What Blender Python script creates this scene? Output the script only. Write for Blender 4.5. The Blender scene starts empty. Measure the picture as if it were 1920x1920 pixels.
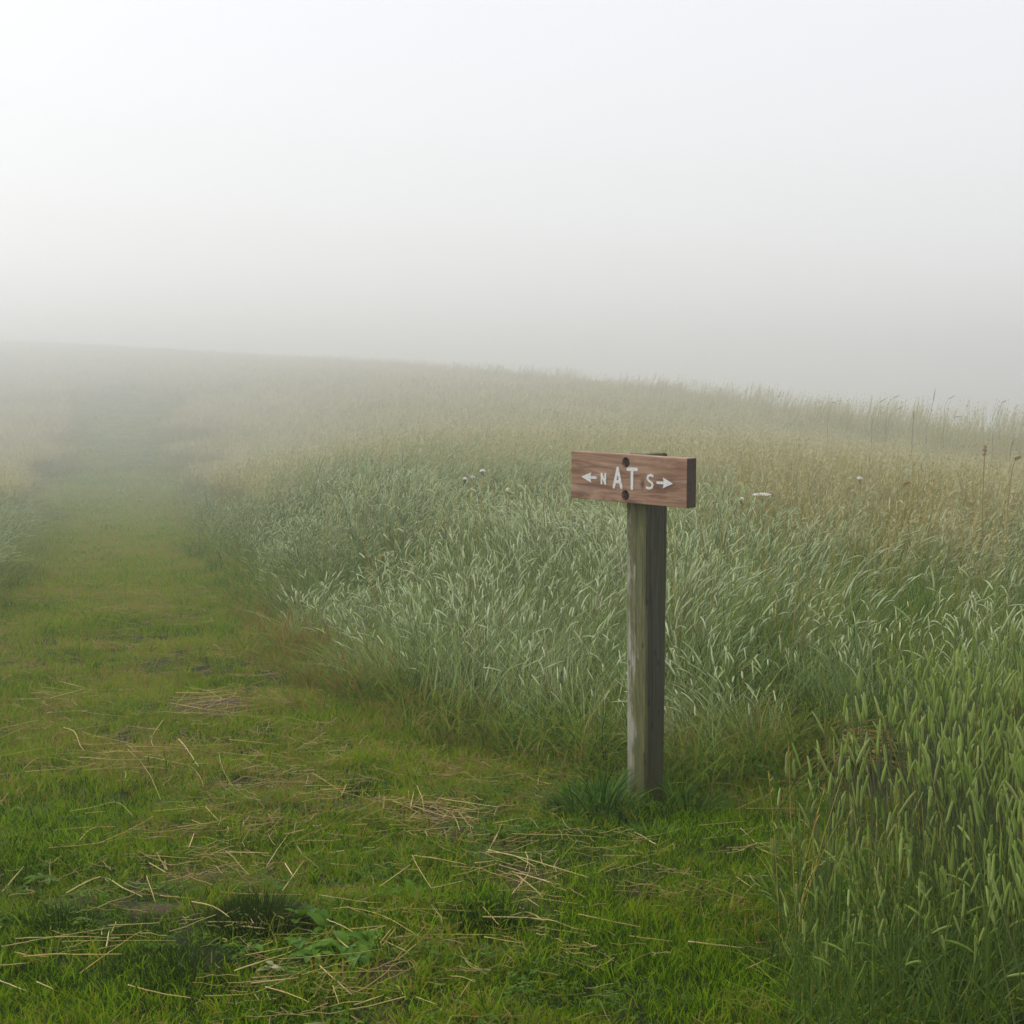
import bpy, bmesh, math, random
import numpy as np
from mathutils import Vector, Matrix

R = random.Random(7)
NR = np.random.default_rng(11)
sc = bpy.context.scene
C = sc.collection

# ------------------------------------------------------------------ camera
F_PX, H_CAM = 3440.0, 1.56                     # focal length in photo pixels (1920 wide)
PITCH = math.atan(288 / 3440.0)
cam_d = bpy.data.cameras.new('camera')
cam_d.sensor_width = 36.0
cam_d.lens = 36.0 * F_PX / 1920.0
cam_d.clip_start, cam_d.clip_end = 0.05, 3000.0
cam = bpy.data.objects.new('camera', cam_d)
cam.location = (0, 0, H_CAM)
cam.rotation_euler = (math.pi / 2 - PITCH, 0, 0)
C.objects.link(cam)
sc.camera = cam
cam_d.dof.use_dof = False

# ------------------------------------------------------------------ sky, sun, exposure
SUN_EL, SUN_AZ = math.radians(34), math.radians(-58)      # azimuth from +Y towards +X
world = bpy.data.worlds.new('World')
sc.world = world
world.use_nodes = True
wt = world.node_tree
wt.nodes.clear()
w_out = wt.nodes.new('ShaderNodeOutputWorld')
w_bg = wt.nodes.new('ShaderNodeBackground')
w_bg.inputs['Strength'].default_value = 0.1
sky = wt.nodes.new('ShaderNodeTexSky')
sky.sky_type = 'NISHITA'
sky.sun_disc = False
sky.sun_elevation = SUN_EL
sky.sun_rotation = SUN_AZ
sky.air_density, sky.dust_density, sky.ozone_density = 1.0, 3.0, 2.0
hsv = wt.nodes.new('ShaderNodeHueSaturation')
hsv.inputs['Saturation'].default_value = 0.5
wt.links.new(sky.outputs[0], hsv.inputs['Color'])
# overcast layer: luminance rising with the sine of the elevation
tc = wt.nodes.new('ShaderNodeTexCoord')
sx = wt.nodes.new('ShaderNodeSeparateXYZ')
wt.links.new(tc.outputs['Generated'], sx.inputs[0])
mx0 = wt.nodes.new('ShaderNodeMath'); mx0.operation = 'MAXIMUM'; mx0.inputs[1].default_value = 0.0
wt.links.new(sx.outputs['Z'], mx0.inputs[0])
L_HOR, L_UP = 10.9, 4.0
ma = wt.nodes.new('ShaderNodeMath'); ma.operation = 'MULTIPLY_ADD'
ma.inputs[1].default_value = L_UP; ma.inputs[2].default_value = L_HOR
wt.links.new(mx0.outputs[0], ma.inputs[0])
oc = wt.nodes.new('ShaderNodeMix'); oc.data_type = 'RGBA'; oc.blend_type = 'MULTIPLY'
oc.inputs[0].default_value = 1.0
oc.inputs[6].default_value = (.995, 1.0, 1.010, 1)
wt.links.new(ma.outputs[0], oc.inputs[7])
mixw = wt.nodes.new('ShaderNodeMix'); mixw.data_type = 'RGBA'
mixw.inputs[0].default_value = 0.62
wt.links.new(hsv.outputs[0], mixw.inputs[6])
wt.links.new(oc.outputs[2], mixw.inputs[7])
wt.links.new(mixw.outputs[2], w_bg.inputs['Color'])
wt.links.new(w_bg.outputs[0], w_out.inputs['Surface'])

sun_d = bpy.data.lights.new('sun', 'SUN')
sun_d.energy = 1.5
sun_d.angle = math.radians(14)
sun_d.color = (1.0, 0.98, 0.95)
sun = bpy.data.objects.new('sun', sun_d)
sdir = Vector((math.sin(SUN_AZ) * math.cos(SUN_EL), math.cos(SUN_AZ) * math.cos(SUN_EL), math.sin(SUN_EL)))
sun.rotation_euler = sdir.to_track_quat('Z', 'Y').to_euler()
C.objects.link(sun)

vs = sc.view_settings
vs.view_transform = 'Standard'
vs.look = 'None'
vs.exposure = 0.08
vs.gamma = 1.0
vs.use_curve_mapping = False
cy = sc.cycles
cy.max_bounces = 16
cy.diffuse_bounces = 3
cy.glossy_bounces = 2
cy.transmission_bounces = 3
cy.volume_bounces = 12
cy.use_denoising = True
HAZE_DENSITY = 0.0085

# ------------------------------------------------------------------ terrain
def sstep(a, b, x):
    t = np.clip((x - a) / (b - a), 0, 1)
    return t * t * (3 - 2 * t)

_h = NR.random((64, 64))
def vnoise(x, y, f, seed=0):
    x = np.asarray(x, float) * f + 37.13 * seed + 500; y = np.asarray(y, float) * f + 91.7 * seed + 500
    ix = np.floor(x).astype(int); iy = np.floor(y).astype(int)
    fx = x - ix; fy = y - iy
    fx = fx * fx * (3 - 2 * fx); fy = fy * fy * (3 - 2 * fy)
    g = lambda a, b: _h[a % 64, b % 64]
    return (g(ix, iy) * (1 - fx) + g(ix + 1, iy) * fx) * (1 - fy) + (g(ix, iy + 1) * (1 - fx) + g(ix + 1, iy + 1) * fx) * fy

NEST = (1.27, 6.55)
def pchip(ky, kz, q):
    """smooth monotone curve through the knots"""
    ky = np.array(ky, float); kz = np.array(kz, float); h = np.diff(ky); d = np.diff(kz) / h
    m = np.zeros(len(ky)); m[1:-1] = np.where(d[:-1] * d[1:] > 0, 2 * d[:-1] * d[1:] / (d[:-1] + d[1:] + 1e-12), 0)
    i = np.clip(np.searchsorted(ky, q) - 1, 0, len(ky) - 2); t = np.clip((q - ky[i]) / h[i], 0, 1)
    return ((1 + 2 * t) * (1 - t) ** 2 * kz[i] + t * (1 - t) ** 2 * h[i] * m[i] + t * t * (3 - 2 * t) * kz[i + 1] + t * t * (t - 1) * h[i] * m[i + 1])
# a shallow vale, made up to deepen the haze beyond the signpost, then a brow that is nearer and lower towards the right
DIP_Y = np.arange(0, 800, .5)
DIP_Z = pchip([-10, 8, 22, 40, 65, 100, 140, 800], [0, 0, -.40, -.98, -1.45, -1.5, -1.2, -1.2], DIP_Y)
CU = np.linspace(-.31, .28, 60)
C_DIST = pchip([-.40, -.30, -.16, -.05, .04, .157, .273, .40], [430, 390, 285, 180, 118, 70, 44, 41], CU)
C_PX = pchip([-.40, -.30, -.163, -.0465, .04, .157, .273, .40], [632, 641, 664, 690, 715, 772, 826, 838], CU)
C_Z = H_CAM + (672 - C_PX) / 3440.0 * C_DIST - .92
def terrain(x, y):
    x = np.asarray(x, float); y = np.asarray(y, float)
    yy = np.maximum(y, 1.0)
    u = np.clip(x / np.maximum(yy, 6.0), -.31, .28)
    D = np.interp(u, CU, C_DIST); zc = np.interp(u, CU, C_Z)
    w = sstep(.22, 1.0, y / D)
    z = np.interp(y, DIP_Y, DIP_Z) * (1 + .95 * sstep(-.03, -.2, u)) * (1 - w) + zc * w
    d = np.maximum(0, y - D)
    z = z - 14 * (1 - np.exp(-(d / 110) ** 1.5))
    near = np.exp(-np.maximum(0, y - 12) / 10)
    z = z + near * (0.05 * (vnoise(x, y, 1.3, 1) - .5) + 0.03 * (vnoise(x, y, 4.1, 2) - .5) + 0.014 * (vnoise(x, y, 11, 3) - .5))
    z = z - 0.13 * np.exp(-((x - NEST[0]) ** 2 + (y - NEST[1]) ** 2) / 0.16 ** 2)
    return z

def ray(px, py):
    u, v = (px - 960) / F_PX, -(py - 960) / F_PX
    c, s = math.cos(PITCH), math.sin(PITCH)
    return np.array([u, c + v * s, -s + v * c])

def G(px, py):
    """ground point seen at a photo pixel"""
    d = ray(px, py)
    t = np.concatenate([np.arange(2.0, 20, 0.01), np.arange(20, 440, 0.05)])
    X, Y, Z = d[0] * t, d[1] * t, H_CAM + d[2] * t
    k = np.nonzero(Z < terrain(X, Y))[0]
    i = k[0] if len(k) else len(t) - 1
    return float(X[i]), float(Y[i])

def at_depth(px, py, depth):
    d = ray(px, py) * (depth / ray(px, py)[1])
    return float(d[0]), float(d[1]), float(H_CAM + d[2])

# lawn / mown path outline, walked along its edge
edge_px_r = [(1440, 1985), (1455, 1900), (1495, 1760), (1560, 1640), (1620, 1575), (1560, 1502), (1400, 1478), (1290, 1490), (1210, 1470),
             (1000, 1425), (850, 1385), (700, 1335), (560, 1250), (470, 1150), (410, 1080), (372, 1000), (350, 900), (340, 850), (325, 805), (290, 765), (262, 742)]
edge_px_l = [(205, 742), (178, 768), (150, 805), (115, 850), (85, 900), (48, 1000), (0, 1095), (-60, 1150)]
LAWN = [(0.42, 1.5)] + [G(*p) for p in edge_px_r] + [G(*p) for p in edge_px_l] + [(-3.9, 9.0), (-3.7, 5.0), (-3.5, 1.5)]
LAWN = np.array(LAWN)

def lawn_sd(x, y):
    """signed distance to the lawn outline, positive inside the tall grass"""
    x = np.asarray(x, float); y = np.asarray(y, float)
    wob = 0.16 * (vnoise(x, y, 2.2, 5) - .5) + 0.5 * (vnoise(x, y, 0.6, 6) - .5) * sstep(9, 16, y) + 3.4 * (vnoise(x, y, 0.13, 8) - .5) * sstep(28, 70, y)
    inside = np.zeros(x.shape, bool); dmin = np.full(x.shape, 1e9)
    n = len(LAWN)
    for i in range(n):
        ax, ay = LAWN[i]; bx, by = LAWN[(i + 1) % n]
        with np.errstate(divide='ignore', invalid='ignore'):
            cr = ((ay > y) != (by > y)) & (x < (bx - ax) * (y - ay) / (by - ay + 1e-12) + ax)
        inside ^= cr
        ex, ey = bx - ax, by - ay
        t = np.clip(((x - ax) * ex + (y - ay) * ey) / (ex * ex + ey * ey), 0, 1)
        dmin = np.minimum(dmin, np.hypot(x - ax - t * ex, y - ay - t * ey))
    return np.where(inside, -dmin, dmin) + wob

# bare soil and dead-thatch patches on the path (photo pixels -> ground, radius in metres)
def spots(lst):
    return [(*G(px, py), rx, ry) for px, py, rx, ry in lst]
BARE = spots([(800, 1535, .17, .15), (870, 1565, .14, .11), (925, 1595, .08, .15), (975, 1650, .10, .18), (985, 1695, .08, .1), (740, 1585, .10, .05),
              (700, 1840, .10, .09), (700, 1900, .07, .05), (640, 1500, .14, .08), (300, 1705, .12, .06), (140, 1690, .12, .08), (400, 1325, .25, .35), (240, 1150, .14, .22), (235, 1020, .2, .5), (1640, 1495, .16, .2), (380, 1640, .16, .05)])
THATCH = spots([(300, 1410, .35, .30), (200, 1445, .35, .18), (420, 1330, .28, .35), (130, 1330, .35, .3), (420, 1480, .3, .2), (330, 1560, .25, .2), (600, 1510, .3, .15), (640, 1830, .2, .15), (860, 1800, .25, .12), (200, 1790, .25, .1),
                (240, 1150, .25, .4), (235, 1040, .25, .7), (1010, 1450, .3, .3), (880, 1470, .3, .2)])
DARK = spots([(482, 1735, .17, .16), (120, 1750, .22, .14), (335, 1812, .22, .12), (915, 1725, .14, .15), (685, 1490, .17, .12), (505, 1558, .15, .1), (1160, 1575, .3, .2), (60, 1620, .1, .1), (1250, 1850, .3, .1)])
def patch(lst, x, y):
    m = np.zeros(np.shape(x))
    for cx, cyy, rx, ry in lst:
        m = np.maximum(m, np.exp(-(((x - cx) / rx) ** 2 + ((y - cyy) / ry) ** 2)))
    return m

# ------------------------------------------------------------------ helpers
def tag(o, label=None, cat=None, group=None, kind=None):
    if label: o['label'] = label
    if cat: o['category'] = cat
    if group: o['group'] = group
    if kind: o['kind'] = kind
    return o

def empty(name, loc=(0, 0, 0), rz=0.0):
    o = bpy.data.objects.new(name, None)
    o.location = loc; o.rotation_euler = (0, 0, rz)
    o.empty_display_size = 0.05
    C.objects.link(o)
    return o

class MB:
    """collects ribbons, tubes and faces into one mesh, with a random value per piece"""
    def __init__(s):
        s.v, s.f, s.m, s.a = [], [], [], []
    def add(s, vs_, fs, mat=0, val=None):
        b = len(s.v); val = R.random() if val is None else val
        s.v += [tuple(p) for p in vs_]; s.a += [val] * len(vs_)
        s.f += [tuple(b + i for i in f) for f in fs]; s.m += [mat] * len(fs)
    def ribbon(s, path, widths, side, mat=0, val=None, fold=0.0):
        vs_, fs = [], []
        n = len(path)
        for i, (p, w) in enumerate(zip(path, widths)):
            if i == n - 1:
                vs_.append(p)
            else:
                vs_ += [p - side * w * .5, p + side * w * .5]
        for i in range(n - 2):
            fs.append((2 * i, 2 * i + 1, 2 * i + 3, 2 * i + 2))
        fs.append((2 * n - 4, 2 * n - 3, 2 * n - 2))
        s.add(vs_, fs, mat, val)
    def tube(s, path, radii, n=4, mat=0, val=None, close=True):
        vs_, fs = [], []
        k = len(path)
        up = Vector((0.31, 0.2, 0.93))
        for i in range(k):
            d = (path[min(i + 1, k - 1)] - path[max(i - 1, 0)])
            d = d.normalized() if d.length > 1e-9 else Vector((0, 0, 1))
            a = d.cross(Vector((0.9, 0.13, 0.2)) if abs(d.x) < .8 else up).normalized()
            b = d.cross(a)
            for j in range(n):
                t = 2 * math.pi * j / n
                vs_.append(path[i] + (a * math.cos(t) + b * math.sin(t)) * radii[i])
        for i in range(k - 1):
            for j in range(n):
                fs.append((i * n + j, i * n + (j + 1) % n, (i + 1) * n + (j + 1) % n, (i + 1) * n + j))
        if close:
            fs.append(tuple(range(n - 1, -1, -1))); fs.append(tuple((k - 1) * n + j for j in range(n)))
        s.add(vs_, fs, mat, val)
    def mesh(s, name, mats, smooth=True):
        me = bpy.data.meshes.new(name)
        me.from_pydata(s.v, [], s.f)
        for m in mats: me.materials.append(m)
        me.polygons.foreach_set('material_index', s.m)
        me.polygons.foreach_set('use_smooth', [smooth] * len(s.f))
        at = me.attributes.new('bl', 'FLOAT', 'POINT')
        at.data.foreach_set('value', s.a)
        me.update()
        return me
    def build(s, name, mats, parent=None, smooth=True):
        o = bpy.data.objects.new(name, s.mesh(name, mats if isinstance(mats, list) else [mats], smooth))
        C.objects.link(o)
        if parent: o.parent = parent
        return o

def bend(base, az, phi0, phi1, length, n, power=1.6, daz=0.0):
    """points of a stalk leaving BASE, its angle from upright growing from phi0 to phi1"""
    p = Vector(base); out = [p.copy()]
    for i in range(n):
        t = (i + .5) / n
        phi = phi0 + (phi1 - phi0) * t ** power
        a = az + daz * t
        p = p + Vector((math.sin(phi) * math.cos(a), math.sin(phi) * math.sin(a), math.cos(phi))) * (length / n)
        out.append(p.copy())
    return out

def rnd(a, b): return R.uniform(a, b)

# ------------------------------------------------------------------ materials
def nt(name):
    m = bpy.data.materials.new(name); m.use_nodes = True
    t = m.node_tree; t.nodes.clear()
    return m, t, t.nodes.new('ShaderNodeOutputMaterial')

def ramp(t, stops):
    r = t.nodes.new('ShaderNodeValToRGB')
    e = r.color_ramp.elements
    while len(e) < len(stops): e.new(0.5)
    for el, (p, c) in zip(e, stops):
        el.position = p; el.color = (*c, 1)
    return r

def math_node(t, op, a, b=None, clamp=False):
    n = t.nodes.new('ShaderNodeMath'); n.operation = op; n.use_clamp = clamp
    for i, x in enumerate((a, b)):
        if x is None: continue
        if isinstance(x, (int, float)): n.inputs[i].default_value = x
        else: t.links.new(x, n.inputs[i])
    return n.outputs[0]

def plant_mat(name, stops, kt=0.6, kb=0.4, rough=0.5, spec=0.4, trans=0.3, instanced=True):
    """colour by per-plant tint and per-blade value"""
    m, t, out = nt(name)
    if instanced:
        a = t.nodes.new('ShaderNodeAttribute'); a.attribute_type = 'INSTANCER'; a.attribute_name = 'tint'; tint = a.outputs['Fac']
    else:
        a = t.nodes.new('ShaderNodeObjectInfo'); tint = a.outputs['Random']
    b = t.nodes.new('ShaderNodeAttribute'); b.attribute_name = 'bl'
    fac = math_node(t, 'ADD', math_node(t, 'MULTIPLY', tint, kt), math_node(t, 'MULTIPLY', b.outputs['Fac'], kb), True)
    r = ramp(t, stops)
    t.links.new(fac, r.inputs[0])
    p = t.nodes.new('ShaderNodeBsdfPrincipled')
    p.inputs['Roughness'].default_value = rough
    p.inputs['Specular IOR Level'].default_value = spec
    t.links.new(r.outputs[0], p.inputs['Base Color'])
    if trans > 0:
        tr = t.nodes.new('ShaderNodeBsdfTranslucent')
        t.links.new(r.outputs[0], tr.inputs['Color'])
        mx = t.nodes.new('ShaderNodeMixShader'); mx.inputs[0].default_value = trans
        t.links.new(p.outputs[0], mx.inputs[1]); t.links.new(tr.outputs[0], mx.inputs[2])
        t.links.new(mx.outputs[0], out.inputs['Surface'])
    else:
        t.links.new(p.outputs[0], out.inputs['Surface'])
    return m

LAWN_STOPS = [(0.0, (.010, .036, .002)), (.22, (.038, .105, .002)), (.44, (.125, .250, .003)), (.78, (.235, .330, .006)), (.9, (.28, .22, .022)), (1.0, (.34, .25, .08))]
LEAF_STOPS = [(0.0, (.016, .052, .005)), (.3, (.055, .130, .008)), (.5, (.125, .220, .014)), (.68, (.22, .265, .025)), (.84, (.28, .23, .05)), (1.0, (.26, .15, .04))]
M_lawn = plant_mat('lawn_blade', LAWN_STOPS, .62, .78, .7, .02, .35)
M_leaf = plant_mat('meadow_leaf', LEAF_STOPS, .60, .62, .6, .06, .35)
M_silver = plant_mat('silver_head', [(0, (.27, .35, .13)), (.5, (.43, .50, .25)), (1, (.57, .60, .40))], .5, .5, .8, .1, .15)
M_frost = plant_mat('frosted_blade', [(0, (.11, .205, .035)), (.5, (.28, .385, .115)), (1, (.47, .53, .26))], .5, .55, .6, .1, .3)
M_stemg = plant_mat('green_stem', [(0, (.06, .10, .025)), (.6, (.12, .15, .045)), (1, (.22, .2, .08))], .5, .5, .5, .4, .1)
M_tan = plant_mat('tan_panicle', [(0, (.36, .36, .16)), (.5, (.50, .46, .235)), (1, (.58, .50, .29))], .5, .5, .8, .2, .2)
M_tanstem = plant_mat('tan_stem', [(0, (.21, .25, .07)), (.5, (.36, .34, .13)), (1, (.46, .38, .17))], .5, .5, .6, .3, .1)
M_gold = plant_mat('golden_stalk', [(0, (.28, .25, .05)), (.6, (.44, .35, .06)), (1, (.48, .33, .09))], .5, .5, .6, .3, .15)
M_clover = plant_mat('clover_leaf', [(0, (.03, .085, .006)), (.7, (.085, .165, .010)), (1, (.17, .22, .03))], .4, .6, .6, .06, .3)
M_litter = plant_mat('straw_litter', [(0, (.18, .14, .04)), (.5, (.33, .26, .08)), (1, (.46, .37, .16))], .4, .6, .7, .2, .1)
# for single objects
M_straw = plant_mat('dry_straw', [(0, (.40, .30, .07)), (.5, (.56, .43, .13)), (1, (.66, .54, .28))], .8, .2, .6, .3, .1, False)
HEAD_STOPS = [(0, (.13, .215, .02)), (.5, (.26, .35, .07)), (1, (.42, .47, .18))]
M_sheaf = plant_mat('golden_straw', [(0, (.16, .11, .03)), (.5, (.38, .27, .07)), (1, (.56, .42, .14))], .5, .5, .6, .15, .1, False)
M_head = plant_mat('timothy_head', HEAD_STOPS, .6, .4, .8, .1, .2, False)
M_headi = plant_mat('timothy_head_far', HEAD_STOPS, .6, .4, .8, .1, .2)
M_tstem = plant_mat('timothy_stem', [(0, (.05, .10, .012)), (.7, (.10, .15, .02)), (1, (.18, .19, .03))], .6, .4, .5, .15, .1, False)
M_tleaf = plant_mat('timothy_leaf', [(0, (.025, .07, .006)), (.6, (.065, .13, .010)), (1, (.15, .17, .015))], .6, .4, .5, .15, .35, False)
M_tuss = plant_mat('dark_tussock', [(0, (.012, .030, .002)), (.6, (.028, .055, .003)), (1, (.06, .085, .006))], .3, .7, .6, .05, .25, False)
M_tuft = plant_mat('tuft_leaf', [(0, (.015, .050, .006)), (.5, (.06, .15, .008)), (1, (.18, .28, .03))], .3, .7, .5, .08, .3, False)
M_broad = plant_mat('broad_leaf', [(0, (.055, .14, .006)), (.7, (.11, .23, .010)), (1, (.19, .28, .02))], .7, .3, .5, .15, .35, False)
M_pale = plant_mat('withered_leaf', [(0, (.24, .24, .10)), (1, (.36, .34, .17))], .7, .3, .6, .3, .2, False)
M_white = plant_mat('white_floret', [(0, (.70, .70, .66)), (1, (.82, .82, .80))], .5, .5, .7, .2, .2, False)
M_rust = plant_mat('rust_seed', [(0, (.22, .11, .03)), (1, (.36, .21, .06))], .3, .7, .8, .2, .1, False)
M_dkstalk = plant_mat('dark_stalk', [(0, (.14, .13, .08)), (1, (.24, .21, .13))], .3, .7, .8, .2, 0, False)
M_goldone = plant_mat('golden_stem', [(0, (.30, .22, .05)), (1, (.42, .30, .08))], .3, .7, .6, .3, .1, False)

def ground_mat():
    m, t, out = nt('meadow_soil')
    geo = t.nodes.new('ShaderNodeNewGeometry')
    def noise(scale, detail=6, rough=.6):
        n = t.nodes.new('ShaderNodeTexNoise'); n.inputs['Scale'].default_value = scale
        n.inputs['Detail'].default_value = detail; n.inputs['Roughness'].default_value = rough
        t.links.new(geo.outputs['Position'], n.inputs['Vector']); return n.outputs['Fac']
    r1 = ramp(t, [(.3, (.014, .020, .006)), (.5, (.030, .040, .009)), (.66, (.06, .05, .018))])
    t.links.new(noise(14), r1.inputs[0])
    r2 = ramp(t, [(.3, (.055, .034, .020)), (.55, (.10, .062, .038)), (.75, (.16, .105, .066))])
    t.links.new(noise(45, 8, .7), r2.inputs[0])
    a = t.nodes.new('ShaderNodeAttribute'); a.attribute_name = 'bare'
    mx = t.nodes.new('ShaderNodeMix'); mx.data_type = 'RGBA'
    t.links.new(a.outputs['Fac'], mx.inputs[0]); t.links.new(r1.outputs[0], mx.inputs[6]); t.links.new(r2.outputs[0], mx.inputs[7])
    p = t.nodes.new('ShaderNodeBsdfPrincipled')
    p.inputs['Roughness'].default_value = .9; p.inputs['Specular IOR Level'].default_value = .15
    t.links.new(mx.outputs[2], p.inputs['Base Color'])
    b = t.nodes.new('ShaderNodeBump'); b.inputs['Strength'].default_value = .7; b.inputs['Distance'].default_value = .02
    t.links.new(noise(60, 8, .7), b.inputs['Height']); t.links.new(b.outputs[0], p.inputs['Normal'])
    t.links.new(p.outputs[0], out.inputs['Surface'])
    return m

def wood_post_mat():
    m, t, out = nt('weathered_post_wood')
    tc_ = t.nodes.new('ShaderNodeTexCoord')
    def mapped(sc_, loc=(0, 0, 0)):
        mp = t.nodes.new('ShaderNodeMapping'); mp.inputs['Scale'].default_value = sc_; mp.inputs['Location'].default_value = loc
        t.links.new(tc_.outputs['Object'], mp.inputs['Vector']); return mp.outputs[0]
    def noise(vec, scale, detail=6, rough=.6, dist=0):
        n = t.nodes.new('ShaderNodeTexNoise'); n.inputs['Scale'].default_value = scale; n.inputs['Detail'].default_value = detail
        n.inputs['Roughness'].default_value = rough; n.inputs['Distortion'].default_value = dist
        t.links.new(vec, n.inputs['Vector']); return n.outputs['Fac']
    grain = noise(mapped((60, 60, 2.2)), 2.2, 8, .65, .4)
    g = ramp(t, [(.28, (.15, .145, .11)), (.5, (.38, .37, .30)), (.72, (.52, .51, .43))])
    t.links.new(grain, g.inputs[0])
    sep = t.nodes.new('ShaderNodeSeparateXYZ'); t.links.new(tc_.outputs['Object'], sep.inputs[0])
    # moss: a streak down the middle and inner half of the front face, edge made ragged by noise
    edge = noise(mapped((9, 9, 3.2)), 1.6, 4, .6)
    mx_ = math_node(t, 'ADD', math_node(t, 'MULTIPLY', sep.outputs['X'], 16.0), math_node(t, 'MULTIPLY', math_node(t, 'SUBTRACT', edge, .5), 3.2))
    streak = noise(mapped((30, 30, 1.4), (3, 1, 0)), 2.0, 6, .6)
    mm = ramp(t, [(.40, (0, 0, 0)), (.56, (1, 1, 1))])
    t.links.new(math_node(t, 'ADD', math_node(t, 'MULTIPLY', mx_, .35), math_node(t, 'ADD', math_node(t, 'MULTIPLY', streak, .5), .40)), mm.inputs[0])
    moss = ramp(t, [(.3, (.045, .046, .010)), (.55, (.115, .118, .024)), (.75, (.23, .23, .055))])
    t.links.new(noise(mapped((40, 40, 6)), 2.0, 8, .7), moss.inputs[0])
    mixm = t.nodes.new('ShaderNodeMix'); mixm.data_type = 'RGBA'
    t.links.new(math_node(t, 'MULTIPLY', mm.outputs[0], .88), mixm.inputs[0]); t.links.new(g.outputs[0], mixm.inputs[6]); t.links.new(moss.outputs[0], mixm.inputs[7])
    # right side: shade painted in as a darker brown wood tone
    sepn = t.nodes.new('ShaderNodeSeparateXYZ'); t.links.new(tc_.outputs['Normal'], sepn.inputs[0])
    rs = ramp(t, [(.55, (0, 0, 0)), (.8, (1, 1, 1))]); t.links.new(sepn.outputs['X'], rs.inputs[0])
    shaded = ramp(t, [(.3, (.026, .025, .015)), (.55, (.056, .053, .034)), (.8, (.105, .098, .064))]); t.links.new(grain, shaded.inputs[0])
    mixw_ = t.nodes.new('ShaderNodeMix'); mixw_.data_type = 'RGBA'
    t.links.new(rs.outputs[0], mixw_.inputs[0]); t.links.new(mixm.outputs[2], mixw_.inputs[6]); t.links.new(shaded.outputs[0], mixw_.inputs[7])
    # small knots and nail marks
    vo = t.nodes.new('ShaderNodeTexVoronoi'); vo.inputs['Scale'].default_value = 1.0
    t.links.new(mapped((26, 26, 11)), vo.inputs['Vector'])
    kn = ramp(t, [(.10, (.22, .2, .17)), (.17, (1, 1, 1))]); t.links.new(vo.outputs['Distance'], kn.inputs[0])
    mul = t.nodes.new('ShaderNodeMix'); mul.data_type = 'RGBA'; mul.blend_type = 'MULTIPLY'; mul.inputs[0].default_value = .7
    t.links.new(mixw_.outputs[2], mul.inputs[6]); t.links.new(kn.outputs[0], mul.inputs[7])
    # drying cracks, and green algae around the damp foot
    crack = ramp(t, [(.34, (.15, .14, .11)), (.40, (1, 1, 1))]); t.links.new(noise(mapped((95, 95, 1.1), (5, 2, 0)), 1.5, 3, .5, .3), crack.inputs[0])
    mul2 = t.nodes.new('ShaderNodeMix'); mul2.data_type = 'RGBA'; mul2.blend_type = 'MULTIPLY'; mul2.inputs[0].default_value = .75
    t.links.new(mul.outputs[2], mul2.inputs[6]); t.links.new(crack.outputs[0], mul2.inputs[7])
    alg = ramp(t, [(.25, (1, 1, 1)), (.75, (0, 0, 0))])
    t.links.new(math_node(t, 'ADD', math_node(t, 'MULTIPLY', sep.outputs['Z'], 1.5), math_node(t, 'MULTIPLY', streak, .5)), alg.inputs[0])
    mxa = t.nodes.new('ShaderNodeMix'); mxa.data_type = 'RGBA'
    t.links.new(math_node(t, 'MULTIPLY', alg.outputs[0], .6), mxa.inputs[0]); t.links.new(mul2.outputs[2], mxa.inputs[6]); mxa.inputs[7].default_value = (.075, .075, .02, 1)
    p = t.nodes.new('ShaderNodeBsdfPrincipled'); p.inputs['Roughness'].default_value = .8; p.inputs['Specular IOR Level'].default_value = .25
    t.links.new(mxa.outputs[2], p.inputs['Base Color'])
    b = t.nodes.new('ShaderNodeBump'); b.inputs['Strength'].default_value = .6; b.inputs['Distance'].default_value = .004
    t.links.new(grain, b.inputs['Height']); t.links.new(b.outputs[0], p.inputs['Normal'])
    t.links.new(p.outputs[0], out.inputs['Surface'])
    return m

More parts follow.
